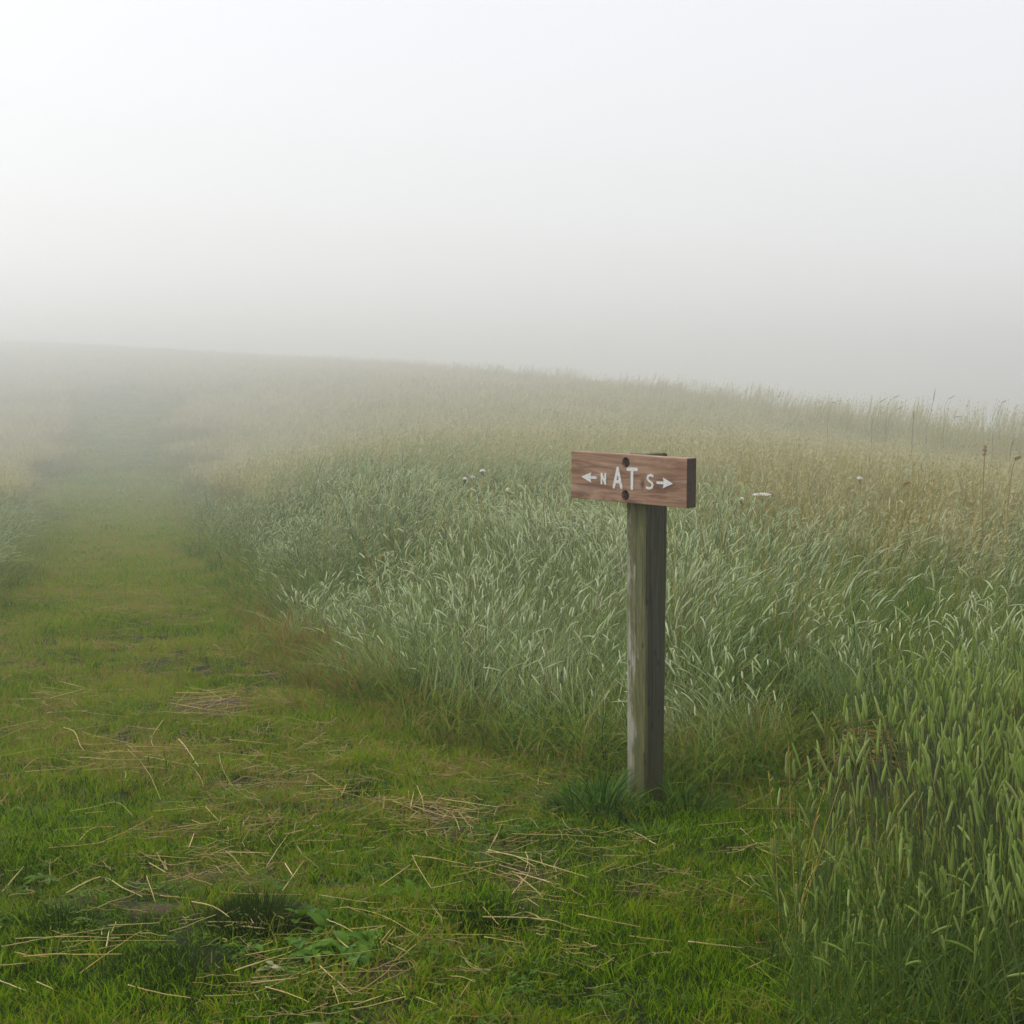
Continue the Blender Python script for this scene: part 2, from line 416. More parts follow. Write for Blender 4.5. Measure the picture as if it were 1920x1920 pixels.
def wood_board_mat(name, end=False):
    m, t, out = nt(name)
    tc_ = t.nodes.new('ShaderNodeTexCoord')
    mp = t.nodes.new('ShaderNodeMapping')
    mp.inputs['Scale'].default_value = (40, 40, 40) if end else (2.6, 30, 30)
    t.links.new(tc_.outputs['Object'], mp.inputs['Vector'])
    def noise(scale, detail=6, rough=.6, dist=0):
        n = t.nodes.new('ShaderNodeTexNoise'); n.inputs['Scale'].default_value = scale; n.inputs['Detail'].default_value = detail
        n.inputs['Roughness'].default_value = rough; n.inputs['Distortion'].default_value = dist
        t.links.new(mp.outputs[0], n.inputs['Vector']); return n.outputs['Fac']
    n1 = noise(1.0, 8, .68, 1.4)
    if end:
        r = ramp(t, [(.3, (.035, .021, .014)), (.7, (.075, .046, .032))])
    else:
        r = ramp(t, [(.30, (.095, .040, .018)), (.43, (.26, .135, .078)), (.55, (.39, .235, .155)), (.70, (.50, .335, .24))])
    t.links.new(n1, r.inputs[0])
    col = r.outputs[0]
    if not end:
        # brown stains where water has run and a dark knot
        mp2 = t.nodes.new('ShaderNodeMapping'); mp2.inputs['Scale'].default_value = (5, 5, 16); mp2.inputs['Location'].default_value = (.7, 0, .3)
        t.links.new(tc_.outputs['Object'], mp2.inputs['Vector'])
        n2 = t.nodes.new('ShaderNodeTexNoise'); n2.inputs['Scale'].default_value = 1.0; n2.inputs['Detail'].default_value = 5
        t.links.new(mp2.outputs[0], n2.inputs['Vector'])
        st = ramp(t, [(.52, (0, 0, 0)), (.72, (1, 1, 1))]); t.links.new(n2.outputs['Fac'], st.inputs[0])
        mx = t.nodes.new('ShaderNodeMix'); mx.data_type = 'RGBA'
        t.links.new(math_node(t, 'MULTIPLY', st.outputs[0], .75), mx.inputs[0]); t.links.new(col, mx.inputs[6]); mx.inputs[7].default_value = (.10, .042, .018, 1)
        vo = t.nodes.new('ShaderNodeVectorMath'); vo.operation = 'DISTANCE'
        mp3 = t.nodes.new('ShaderNodeMapping'); mp3.inputs['Scale'].default_value = (1.0, 0, .55)
        t.links.new(tc_.outputs['Object'], mp3.inputs['Vector'])
        t.links.new(mp3.outputs[0], vo.inputs[0]); vo.inputs[1].default_value = (.075, 0, -.008)
        kn = ramp(t, [(.004, (.18, .13, .1)), (.014, (1, 1, 1))]); t.links.new(vo.outputs['Value'], kn.inputs[0])
        mu = t.nodes.new('ShaderNodeMix'); mu.data_type = 'RGBA'; mu.blend_type = 'MULTIPLY'; mu.inputs[0].default_value = .8
        t.links.new(mx.outputs[2], mu.inputs[6]); t.links.new(kn.outputs[0], mu.inputs[7]); col = mu.outputs[2]
    p = t.nodes.new('ShaderNodeBsdfPrincipled'); p.inputs['Roughness'].default_value = .62; p.inputs['Specular IOR Level'].default_value = .3
    t.links.new(col, p.inputs['Base Color'])
    b = t.nodes.new('ShaderNodeBump'); b.inputs['Strength'].default_value = .4; b.inputs['Distance'].default_value = .002
    t.links.new(n1, b.inputs['Height']); t.links.new(b.outputs[0], p.inputs['Normal'])
    t.links.new(p.outputs[0], out.inputs['Surface'])
    return m

def paint_mat():
    m, t, out = nt('white_paint')
    tc_ = t.nodes.new('ShaderNodeTexCoord')
    n = t.nodes.new('ShaderNodeTexNoise'); n.inputs['Scale'].default_value = 120; n.inputs['Detail'].default_value = 5
    t.links.new(tc_.outputs['Object'], n.inputs['Vector'])
    r = ramp(t, [(.3, (.62, .60, .57)), (.55, (.80, .79, .77))]); t.links.new(n.outputs['Fac'], r.inputs[0])
    p = t.nodes.new('ShaderNodeBsdfPrincipled'); p.inputs['Roughness'].default_value = .6
    t.links.new(r.outputs[0], p.inputs['Base Color']); t.links.new(p.outputs[0], out.inputs['Surface'])
    return m

def iron_mat():
    m, t, out = nt('dark_iron')
    tc_ = t.nodes.new('ShaderNodeTexCoord')
    n = t.nodes.new('ShaderNodeTexNoise'); n.inputs['Scale'].default_value = 200; n.inputs['Detail'].default_value = 4
    t.links.new(tc_.outputs['Object'], n.inputs['Vector'])
    r = ramp(t, [(.35, (.016, .015, .014)), (.7, (.05, .042, .036))]); t.links.new(n.outputs['Fac'], r.inputs[0])
    p = t.nodes.new('ShaderNodeBsdfPrincipled'); p.inputs['Roughness'].default_value = .5; p.inputs['Metallic'].default_value = .4
    t.links.new(r.outputs[0], p.inputs['Base Color']); t.links.new(p.outputs[0], out.inputs['Surface'])
    return m

# ------------------------------------------------------------------ ground
def axis(fine_a, fine_b, step, far_a, far_b, growth=1.12):
    mid = list(np.arange(fine_a, fine_b, step))
    lo, s = [], step
    x = fine_a
    while x > far_a:
        s = min(s * growth, 40); x -= s; lo.append(x)
    hi, s = [], step
    x = mid[-1]
    while x < far_b:
        s = min(s * growth, 40); x += s; hi.append(x)
    return np.array(lo[::-1] + mid + hi)
gx = axis(-3.6, 2.4, .03, -460, 460, 1.06); gy = axis(2.4, 9.5, .03, -60, 900, 1.045)
GX, GY = np.meshgrid(gx, gy)
GZ = terrain(GX, GY)
nxg, nyg = len(gx), len(gy)
gv = np.stack([GX, GY, GZ], -1).reshape(-1, 3)
ii = np.arange(nxg * nyg).reshape(nyg, nxg)
gf = np.stack([ii[:-1, :-1], ii[:-1, 1:], ii[1:, 1:], ii[1:, :-1]], -1).reshape(-1, 4)
gm = bpy.data.meshes.new('ground')
gm.vertices.add(len(gv)); gm.vertices.foreach_set('co', gv.ravel())
gm.loops.add(gf.size); gm.loops.foreach_set('vertex_index', gf.ravel())
gm.polygons.add(len(gf)); gm.polygons.foreach_set('loop_start', np.arange(len(gf)) * 4)
gm.polygons.foreach_set('use_smooth', np.ones(len(gf), bool))
gm.update(calc_edges=True)
ba = gm.attributes.new('bare', 'FLOAT', 'POINT')
ba.data.foreach_set('value', np.clip(1.5 * patch(BARE, gv[:, 0], gv[:, 1]) * (.4 + vnoise(gv[:, 0], gv[:, 1], 14, 9)), 0, 1).astype(np.float32))
gm.materials.append(ground_mat())
ground = bpy.data.objects.new('ground', gm); C.objects.link(ground)
tag(ground, 'damp soil and thatch under the grass, rising to a foggy brow', kind='structure')

# ------------------------------------------------------------------ the signpost
TH = 0.8452
AX = Vector((math.cos(TH), -math.sin(TH), 0)); NF = Vector((-math.sin(TH), -math.cos(TH), 0))
PC = (0.4685, 6.3482)
pz = float(terrain(*PC))
sign = empty('signpost', (PC[0], PC[1], 0.0), -TH)
tag(sign, 'weathered wooden signpost with red-brown board lettered N AT S between two arrows', 'signpost')

def post_mesh():
    bm = bmesh.new()
    rings = []
    ZB, ZT = -0.25, 1.2343
    zs = [ZB, 0.0, .15, .3, .45, .6, .75, .9, 1.02, 1.12, 1.20, ZT - .004, ZT]
    for k, z in enumerate(zs):
        f = max(0, z) / ZT
        w = (.0930 + .0105 * f) / 2
        if k == len(zs) - 1: w -= .004
        c = .006
        prof = [(-w + c, -w), (0, -w - .0006), (w - c, -w), (w, -w + c), (w + .0006, 0), (w, w - c), (w - c, w), (0, w), (-w + c, w), (-w, w - c), (-w, 0), (-w, -w + c)]
        ring = []
        for j, (x, y) in enumerate(prof):
            jx = .0012 * math.sin(5 * z + j * 2.1) + .0008 * math.sin(17 * z + j); jy = .0012 * math.cos(4.3 * z + j * 1.7)
            ring.append(bm.verts.new((x + jx, y + jy, z)))
        rings.append(ring)
    n = 12
    for a, b in zip(rings, rings[1:]):
        for j in range(n): bm.faces.new((a[j], a[(j + 1) % n], b[(j + 1) % n], b[j]))
    bm.faces.new(rings[-1]); bm.faces.new(rings[0][::-1])
    me = bpy.data.meshes.new('post'); bm.to_mesh(me); bm.free()
    return me
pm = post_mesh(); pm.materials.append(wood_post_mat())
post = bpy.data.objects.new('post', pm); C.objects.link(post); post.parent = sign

BL, BH, BT = 0.5598, 0.1658, 0.046
POSTW = .1015
M_board, M_end = wood_board_mat('stained_board_wood'), wood_board_mat('dark_end_grain', True)
M_paint, M_iron = paint_mat(), iron_mat()
def board_mesh():
    """board with chamfered edges and two counterbored bolt holes (local: x along, -y front, z up)"""
    bm = bmesh.new()
    c = .003
    bmesh.ops.create_cube(bm, size=1.0)
    for v in bm.verts: v.co = Vector((v.co.x * BL, v.co.y * BT, v.co.z * BH))
    bmesh.ops.bevel(bm, geom=bm.edges[:] , offset=c, segments=2, affect='EDGES', profile=.6)
    me = bpy.data.meshes.new('board'); bm.to_mesh(me); bm.free()
    return me
def SU(s): return s * 1.057 / (1 + .057 * s)          # position along the photographed face -> along the board
def BX(s): return (SU(s) - .5) * (BL - .004)
def BZ(v): return (.5 - v) * BH
BOLTS = [(BX(.474), BZ(.165)), (BX(.472), BZ(.845))]
bmsh = board_mesh()
tmp = bpy.data.objects.new('board', bmsh); C.objects.link(tmp)
cut = []
for bx, bz in BOLTS:
    bm = bmesh.new()
    bmesh.ops.create_cone(bm, cap_ends=True, segments=24, radius1=.0185, radius2=.0185, depth=.05, matrix=Matrix.Translation((bx, -BT / 2 + .018 - .025, bz)) @ Matrix.Rotation(math.pi / 2, 4, 'X'))
    cm = bpy.data.meshes.new('cut'); bm.to_mesh(cm); bm.free()
    co = bpy.data.objects.new('cut', cm); C.objects.link(co); cut.append(co)
    md = tmp.modifiers.new('hole', 'BOOLEAN'); md.operation = 'DIFFERENCE'; md.object = co; md.solver = 'EXACT'
dg = bpy.context.evaluated_depsgraph_get()
bmsh2 = bpy.data.meshes.new_from_object(tmp.evaluated_get(dg))
tmp.modifiers.clear(); tmp.data = bmsh2
for co in cut: bpy.data.objects.remove(co, do_unlink=True)
bmsh2.materials.clear(); bmsh2.materials.append(M_board); bmsh2.materials.append(M_end)
for p in bmsh2.polygons:
    p.material_index = 1 if abs(p.normal.x) > .8 and abs(p.center.x) > BL / 2 - .01 else 0
board = tmp
board.parent = sign
board.location = (-.0021, -(POSTW / 2 + BT / 2), 1.1482)
board.rotation_euler = (0, -.005 * -1, 0)
YF = -BT / 2

def stroke(mb, pts, w, depth=.0012):
    """flat painted stroke with round ends along a polyline of (x, z), standing just proud of the face"""
    r = w / 2
    pts = [Vector((x, 0, z)) for x, z in pts]
    outl, outr = [], []
    k = len(pts)
    for i, p in enumerate(pts):
        d0 = (pts[i] - pts[i - 1]).normalized() if i > 0 else (pts[1] - pts[0]).normalized()
        d1 = (pts[i + 1] - pts[i]).normalized() if i < k - 1 else d0
        nn = Vector((-(d0 + d1).z, 0, (d0 + d1).x)).normalized()
        s_ = r / max(.5, nn.dot(Vector((-d0.z, 0, d0.x))))
        outl.append(p + nn * s_); outr.append(p - nn * s_)
    def cap(p, d):
        nn = Vector((-d.z, 0, d.x))
        return [p + (nn * math.cos(a) + d * math.sin(a)) * r for a in (math.pi * .22, math.pi * .4, math.pi * .6, math.pi * .78)]
    capE = cap(pts[-1], (pts[-1] - pts[-2]).normalized())
    capS = [2 * pts[0] - q for q in cap(pts[0], (pts[1] - pts[0]).normalized())]
    # quads along the stroke plus fans at the ends
    yf, yb = YF - depth, YF + .001
    fr = lambda q: Vector((q.x, yf, q.z)); bk = lambda q: Vector((q.x, yb, q.z))
    vs_ = [fr(q) for q in outl] + [fr(q) for q in outr]
    fs = [(i, i + 1, k + i + 1, k + i) for i in range(k - 1)]
    ring = outl + capE + outr[::-1] + capS
    b0 = len(vs_); vs_ += [fr(q) for q in capE]; fs.append((k - 1, *range(b0, b0 + 4), 2 * k - 1))
    b0 = len(vs_); vs_ += [fr(q) for q in capS]; fs.append((k, *range(b0, b0 + 4), 0))
    b0 = len(vs_); n = len(ring)
    vs_ += [fr(q) for q in ring] + [bk(q) for q in ring]
    fs += [(b0 + i, b0 + (i + 1) % n, b0 + n + (i + 1) % n, b0 + n + i) for i in range(n)]
    mb.add(vs_, fs)

def glyph(name, strokes, w, label=None):
    mb = MB()
    for q, s_ in enumerate(strokes):
        stroke(mb, [(BX(a), BZ(b)) for a, b in s_], w, .0012 + .0004 * q)
    o = mb.build(name, M_paint, board, smooth=False)
    if label: o['label'] = label
    return o
glyph('letter', [[(.266, .64), (.266, .435)], [(.266, .435), (.300, .64)], [(.300, .64), (.300, .435)]], .0078, 'small white letter N')
glyph('letter', [[(.374, .69), (.406, .295)], [(.406, .295), (.440, .69)], [(.388, .575), (.427, .575)]], .0112, 'tall white letter A')
glyph('letter', [[(.493, .300), (.570, .292)], [(.5315, .31), (.5315, .69)]], .0120, 'tall white letter T')
sp = [(.710, .405), (.692, .386), (.671, .405), (.664, .465), (.680, .512), (.700, .538), (.710, .585), (.701, .645), (.681, .662), (.659, .648)]
glyph('letter', [sp], .0078, 'small white letter S')
def arrow(tip, base, shaft_end, vc, hv, label, lean):
    mb = MB()
    stroke(mb, [(BX(base), BZ(vc)), (BX(shaft_end), BZ(vc + lean))], .0090)
    pts = [(BX(tip), BZ(vc)), (BX(base + (.006 if base > tip else -.006)), BZ(vc - hv)), (BX(base), BZ(vc - hv * .3)), (BX(base), BZ(vc + hv * .3)), (BX(base + (.006 if base > tip else -.006)), BZ(vc + hv))]
    yf, yb = YF - .0018, YF + .001
    n = len(pts)
    vs_ = [(x, yf, z) for x, z in pts] + [(x, yb, z) for x, z in pts]
    fs = [tuple(range(n))] + [(i, (i + 1) % n, n + (i + 1) % n, n + i) for i in range(n)]
    mb.add(vs_, fs)
    o = mb.build('arrow', M_paint, board, smooth=False); o['label'] = label
arrow(.090, .170, .217, .528, .108, 'white arrow pointing left', .0)
arrow(.884, .806, .750, .530, .108, 'white arrow pointing right', .0)
for bx, bz in BOLTS:
    mb = MB()
    hexa = [Vector((bx + .0095 * math.cos(i * math.pi / 3), 0, bz + .0095 * math.sin(i * math.pi / 3))) for i in range(6)]
    y0, y1 = YF + .0185, YF + .008
    vs_ = [Vector((q.x, y0, q.z)) for q in hexa] + [Vector((q.x, y1, q.z)) for q in hexa] + [Vector((bx + (q.x - bx) * .8, y1 - .0015, bz + (q.z - bz) * .8)) for q in hexa]
    fs = [(i, (i + 1) % 6, 6 + (i + 1) % 6, 6 + i) for i in range(6)] + [(6 + i, 6 + (i + 1) % 6, 12 + (i + 1) % 6, 12 + i) for i in range(6)] + [tuple(range(12, 18))]
    mb.add(vs_, fs)
    wsh = [Vector((bx + .0175 * math.cos(i * math.pi / 8), YF + .0165, bz + .0175 * math.sin(i * math.pi / 8))) for i in range(16)]
    mb.add(wsh, [tuple(range(16))])
    mb.build('bolt', M_iron, board, smooth=False)

# ------------------------------------------------------------------ scatter with geometry nodes (stuff only)
def scatter(name, protos, x, y, rotz, scale, tint, label, tilt=0.12, zoff=0.0):
    n = len(x)
    me = bpy.data.meshes.new(name)
    me.vertices.add(n)
    co = np.stack([x, y, terrain(x, y) + zoff], -1).astype(np.float32)
    me.vertices.foreach_set('co', co.ravel())
    rot = np.stack([NR.normal(0, tilt, n), NR.normal(0, tilt, n), rotz], -1).astype(np.float32)
    a = me.attributes.new('rot', 'FLOAT_VECTOR', 'POINT'); a.data.foreach_set('vector', rot.ravel())
    a = me.attributes.new('sca', 'FLOAT_VECTOR', 'POINT'); a.data.foreach_set('vector', np.asarray(scale, np.float32).ravel())
    a = me.attributes.new('tint', 'FLOAT', 'POINT'); a.data.foreach_set('value', np.clip(tint, 0, 1).astype(np.float32))
    a = me.attributes.new('pick', 'INT', 'POINT'); a.data.foreach_set('value', NR.integers(0, len(protos), n).astype(np.int32))
    me.update()
    o = bpy.data.objects.new(name, me); C.objects.link(o)
    ng = bpy.data.node_groups.new(name, 'GeometryNodeTree')
    ng.interface.new_socket('Geometry', in_out='INPUT', socket_type='NodeSocketGeometry')
    ng.interface.new_socket('Geometry', in_out='OUTPUT', socket_type='NodeSocketGeometry')
    gi, go = ng.nodes.new('NodeGroupInput'), ng.nodes.new('NodeGroupOutput')
    jn = ng.nodes.new('GeometryNodeJoinGeometry')
    for pm_ in protos:
        po = bpy.data.objects.new(name + '_source', pm_)      # never linked to the scene: only its mesh is used
        oi = ng.nodes.new('GeometryNodeObjectInfo'); oi.inputs['Object'].default_value = po
        g2 = ng.nodes.new('GeometryNodeGeometryToInstance')
        ng.links.new(oi.outputs['Geometry'], g2.inputs[0]); ng.links.new(g2.outputs[0], jn.inputs[0])
    ip = ng.nodes.new('GeometryNodeInstanceOnPoints')
    ip.inputs['Pick Instance'].default_value = True
    def named(nm, ty):
        q = ng.nodes.new('GeometryNodeInputNamedAttribute'); q.data_type = ty; q.inputs['Name'].default_value = nm
        return next(s_ for s_ in q.outputs if s_.name == 'Attribute' and s_.enabled)
    e2r = ng.nodes.new('FunctionNodeEulerToRotation')
    ng.links.new(named('rot', 'FLOAT_VECTOR'), e2r.inputs[0])
    ng.links.new(gi.outputs[0], ip.inputs['Points']); ng.links.new(jn.outputs[0], ip.inputs['Instance'])
    ng.links.new(named('pick', 'INT'), ip.inputs['Instance Index'])
    ng.links.new(e2r.outputs[0], ip.inputs['Rotation']); ng.links.new(named('sca', 'FLOAT_VECTOR'), ip.inputs['Scale'])
    ng.links.new(ip.outputs[0], go.inputs[0])
    md = o.modifiers.new('scatter', 'NODES'); md.node_group = ng
    tag(o, label, kind='stuff')
    return o

def disc(r):
    a = rnd(0, 2 * math.pi); q = r * math.sqrt(R.random())
    return Vector((q * math.cos(a), q * math.sin(a), 0))

def blade(mb, base, az, phi0, phi1, length, width, n=4, mat=0, val=None, power=1.5):
    path = bend(base, az, phi0, phi1, length, n, power, rnd(-.4, .4))
    sd = Vector((-math.sin(az), math.cos(az), 0))
    tw = rnd(-.5, .5); sd = (sd + Vector((0, 0, tw))).normalized()
    ws = [width * (.7 + .3 * min(1, i * 2 / n)) * (1 - (i / (n + .3)) ** 2.2) for i in range(n + 1)]
    mb.ribbon(path, ws, sd, mat, val)

def proto_lawn():
    mb = MB()
    for _ in range(46):
        blade(mb, disc(.055), rnd(0, 6.28), rnd(.1, .8), rnd(.8, 2.0), rnd(.014, .05), rnd(.0018, .0036), 3)
    return mb.mesh('lawn_tuft', [M_lawn])
def proto_leaf():
    mb = MB()
    for _ in range(26):
        az = rnd(0, 6.28) if R.random() < .55 else R.gauss(0, .7)
        blade(mb, disc(.09), az, rnd(.02, .35), rnd(.5, 2.1), rnd(.25, .56), rnd(.0032, .0068), 6)
    return mb.mesh('meadow_leaf_tuft', [M_leaf])
def head(mb, path_end, d_az, phi, length, rad, mat, n=5, val=None, curl=.5):
    pts = bend(path_end, d_az, phi, phi + curl, length, 5, 1.0)
    prof = [.35, .95, 1.0, 1.0, .85, .3]
    mb.tube(pts, [rad * q * rnd(.9, 1.1) for q in prof], n, mat, val)
def proto_silver():
    mb = MB()
    for _ in range(10):
        az = R.gauss(0, .6); L = rnd(.34, .72); p0 = rnd(.0, .25); p1 = rnd(.15, .8)
        pts = bend(disc(.11), az, p0, p1, L, 4, 1.8)
        mb.tube(pts, [.0013, .0012, .0011, .0010, .0009], 3, 1, None, False)
        head(mb, pts[-1], az, p1, rnd(.045, .11), rnd(.0021, .0036), 0, 5, None, rnd(.1, 1.2))
        if R.random() < .8:
            b = pts[R.choice([1, 2, 3])]
            blade(mb, b, rnd(0, 6.28), rnd(.3, .7), rnd(1.2, 2.2), rnd(.1, .2), .004, 4, 2)
    for _ in range(40):
        az = R.gauss(0, .6)
        blade(mb, disc(.12), az, rnd(.0, .35), rnd(.6, 2.0), rnd(.36, .74), rnd(.0020, .0038), 7, 3)
    return mb.mesh('silver_head_tuft', [M_silver, M_stemg, M_leaf, M_frost])
def proto_tan():
    mb = MB()
    for _ in range(14):
        az = R.gauss(0, .6); L = rnd(.60, .9); p0 = rnd(.0, .18); p1 = rnd(.15, .6)
        pts = bend(disc(.14), az, p0, p1, L, 5, 2.0)
        mb.tube(pts, [.0014, .0013, .0012, .0010, .0008, .0006], 3, 1, None, False)
        top = pts[-1]; dirv = (pts[-1] - pts[-2]).normalized()
        val = R.random()
        for i in range(13):
            f = i / 13
            b = pts[-1] + (pts[-2] - pts[-1]) * (1 - f) * .8 if i < 9 else top
            blade(mb, b, az + rnd(-1.6, 1.6), p1 + rnd(-.3, .9), p1 + rnd(.6, 1.4), rnd(.025, .06), rnd(.003, .0055), 2, 0, min(1, max(0, val + rnd(-.2, .2))))
    return mb.mesh('tan_grass_tuft', [M_tan, M_tanstem])
def proto_gold():
    mb = MB()
    for _ in range(7):
        az = rnd(0, 6.28); L = rnd(.45, .85); p0 = rnd(.02, .3)
        pts = bend(disc(.12), az, p0, p0 + rnd(-.05, .25), L, 3, 1.2)
        mb.tube(pts, [.0022, .002, .0017, .0012], 3, 0, None, False)
        if R.random() < .5:
            for i in range(6):
                blade(mb, pts[-1] + (pts[-2] - pts[-1]) * rnd(0, .3), rnd(0, 6.28), rnd(.2, .9), rnd(.5, 1.2), rnd(.02, .04), .004, 2, 0)
        if R.random() < .6:
            blade(mb, pts[1], rnd(0, 6.28), rnd(.2, .7), rnd(.9, 2.2), rnd(.15, .3), .005, 4, 0)
    return mb.mesh('golden_tuft', [M_gold])
def proto_clover():
    mb = MB()
    for _ in range(9):
        p = disc(.05); h = rnd(.012, .04); az = rnd(0, 6.28)
        for k in range(3):
            a = az + k * 2.09; c = p + Vector((0, 0, h)); r = rnd(.004, .0075)
            d = Vector((math.cos(a), math.sin(a), rnd(-.2, .35))); s_ = Vector((-math.sin(a), math.cos(a), 0))
            mb.add([c, c + d * r * .8 + s_ * r * .6, c + d * r * 1.7 + s_ * r * .45, c + d * r * 1.75 - s_ * r * .45, c + d * r * .8 - s_ * r * .6], [(0, 1, 2, 3, 4)])
    return mb.mesh('clover_patch', [M_clover])
def straw_path(L, bends=1, droop=0.0):
    n = 7; pts = []; a = rnd(-.15, .15); p = Vector((0, 0, 0)); kink = R.randrange(2, 6) if R.random() < .2 else -1
    cur = rnd(-.06, .06)
    for i in range(n + 1):
        pts.append(p.copy()); a += cur
        if i == kink: a += rnd(-1.1, 1.1)
        p = p + Vector((math.cos(a), math.sin(a), 0)) * (L / n)
    c = (pts[0] + pts[-1]) / 2
    return [q - c + Vector((0, 0, .002 * math.sin(i * 1.3 + a))) for i, q in enumerate(pts)]
def proto_litter():
    mb = MB()
    for _ in range(10):
        L = rnd(.03, .13); pth = straw_path(L); a = rnd(0, 6.28); o = disc(.13)
        M = Matrix.Rotation(a, 3, 'Z'); tl = rnd(-.25, .25)
        pth = [M @ Vector((q.x, q.y, q.z + q.x * tl)) + o for q in pth[::2]]
        r = rnd(.0007, .0014)
        mb.tube(pth, [r] * len(pth), 3, 0, None, False)
    return mb.mesh('litter_patch', [M_litter])

def grid_points(x0, x1, y0, y1, dens):
    n = int((x1 - x0) * (y1 - y0) * dens)
    return NR.uniform(x0, x1, n), NR.uniform(y0, y1, n)
def in_view(x, y, margin=0.8, slope=0.285):
    return np.abs(x) < slope * y + margin
def sc3(s, h): return np.stack([s, s, s * h], -1)

# --- short grass
xs, ys = [], []
for (y0, y1, d) in ((3.0, 6.0, 520), (6.0, 9.0, 400), (9.0, 14, 220), (14, 24, 100), (24, 40, 40), (40, 70, 16), (70, 120, 6), (120, 170, 3)):
    wv = .285 * y1 + 1.0
    a, b = grid_points(-wv, min(wv, 2.6), y0, y1, d)
    xs.append(a); ys.append(b)
x = np.concatenate(xs); y = np.concatenate(ys)
sd = lawn_sd(x, y)
keep = (sd < .35) & in_view(x, y)
bare = patch(BARE, x, y)
keep &= NR.random(len(x)) > 1.05 * bare * (y < 9) + .45 * bare * (y >= 9)
x, y, sd = x[keep], y[keep], sd[keep]
tn = -.10 + .42 * vnoise(x, y, 1.1, 20) + .55 * vnoise(x, y, 3.4, 21) + .42 * vnoise(x, y, 8, 22) + .30 * patch(THATCH, x, y) - .45 * patch(DARK, x, y) + NR.normal(0, .10, len(x)) - .36 + .29 * sstep(4.8, 10, y)  # darker near, paler far: haze lightening put into the grass tint
s = (.75 + .7 * vnoise(x, y, 2.3, 23)) * np.interp(y, [4, 9, 14, 24, 45, 80, 120], [1, 1.1, 1.5, 2.2, 4, 6, 8]) * NR.uniform(.8, 1.2, len(x))
hh = (.75 + .8 * sstep(-.5, .25, sd) + .35 * vnoise(x, y, 1.7, 24)) / np.interp(y, [14, 24, 45, 80, 120], [1, 1.3, 2, 2.6, 3])
scatter('lawn_grass', [proto_lawn() for _ in range(10)], x, y, NR.uniform(0, 6.28, len(x)), sc3(s, hh), tn, 'short mown green grass of the path, yellowing and mossy in patches', .15)

def proto_lawn_tuft():
    mb = MB()
    for _ in range(22):
        blade(mb, disc(.022), rnd(0, 6.28), rnd(.1, .6), rnd(.9, 1.9), rnd(.05, .115), rnd(.0024, .0042), 4)
    return mb.mesh('lawn_tuft_long', [M_lawn])
xs, ys = [], []
for (y0, y1, d) in ((3.6, 7, 60), (7, 11, 40), (11, 18, 16)):
    a, b = grid_points(-.285 * y1 - .6, min(.285 * y1 + .6, 2.2), y0, y1, d); xs.append(a); ys.append(b)
x = np.concatenate(xs); y = np.concatenate(ys)
k = (lawn_sd(x, y) < .1) & (NR.random(len(x)) < .25 + .8 * vnoise(x, y, 1.9, 25)) & (patch(BARE, x, y) < .4)
x, y = x[k], y[k]
scatter('lawn_tufts', [proto_lawn_tuft() for _ in range(8)], x, y, NR.uniform(0, 6.28, len(x)), sc3(NR.uniform(.7, 1.25, len(x)), NR.uniform(.7, 1.1, len(x))), -.12 + .12 * sstep(4.8, 8, y) + .75 * vnoise(x, y, 2.6, 26) - .3 * patch(DARK, x, y) + NR.normal(0, .12, len(x)), 'longer separate tufts of grass missed by the mower', .2)  # tufts also tinted paler with distance, as painted haze

# --- clover and litter among it
x, y = grid_points(-2.4, 1.6, 3.4, 8.0, 140)
cl = vnoise(x, y, 1.6, 30)
cl = np.maximum(sstep(.62, .8, cl), patch(spots([(700, 1650, .22, .3), (330, 1500, .2, .2), (560, 1720, .25, .2), (100, 1600, .3, .25)]), x, y))
k = (lawn_sd(x, y) < 0) & (NR.random(len(x)) < cl)
x, y = x[k], y[k]
scatter('clover', [proto_clover() for _ in range(4)], x, y, NR.uniform(0, 6.28, len(x)), sc3(NR.uniform(.8, 1.4, len(x)), np.ones(len(x))), NR.random(len(x)), 'tiny round clover leaves among the short grass', .1)
x, y = grid_points(-4.2, 1.6, 3.4, 14.0, 60)
lw = np.maximum(.10 + .25 * vnoise(x, y, .9, 31), np.maximum(patch(THATCH, x, y), 1.0 * patch(BARE, x, y)))
k = (lawn_sd(x, y) < .1) & (NR.random(len(x)) < lw)
x, y = x[k], y[k]
scatter('straw_litter', [proto_litter() for _ in range(6)], x, y, NR.uniform(0, 6.28, len(x)), sc3(NR.uniform(.8, 1.5, len(x)), np.ones(len(x))), NR.random(len(x)), 'short bits of dry straw strewn through the mown grass', .08, .036)

# --- tall grass: leaves
def tall_points(bands, margin=1.0, dmin=0.0):
    xs, ys = [], []
    for (y0, y1, d) in bands:
        wv = .285 * y1 + margin + .4
        a, b = grid_points(-wv, wv, y0, y1, d)
        xs.append(a); ys.append(b)
    x = np.concatenate(xs); y = np.concatenate(ys)
    sd = lawn_sd(x, y)
    nest = np.hypot(x - NEST[0], (y - NEST[1]) * .8)
    k = in_view(x, y, margin) & (sd > dmin) & (nest > .25) & ~((y > 5.5) & (y < 6.6) & (np.abs(960 + F_PX * x / np.maximum(y, 1) - 1640) < 95)) & (np.hypot(x - PC[0], y - PC[1]) > .10)
    return x[k], y[k], sd[k]
def clump_right(x, y):            # the stand of timothy at the lower right
    return (y < 6.45) & (x > .3)

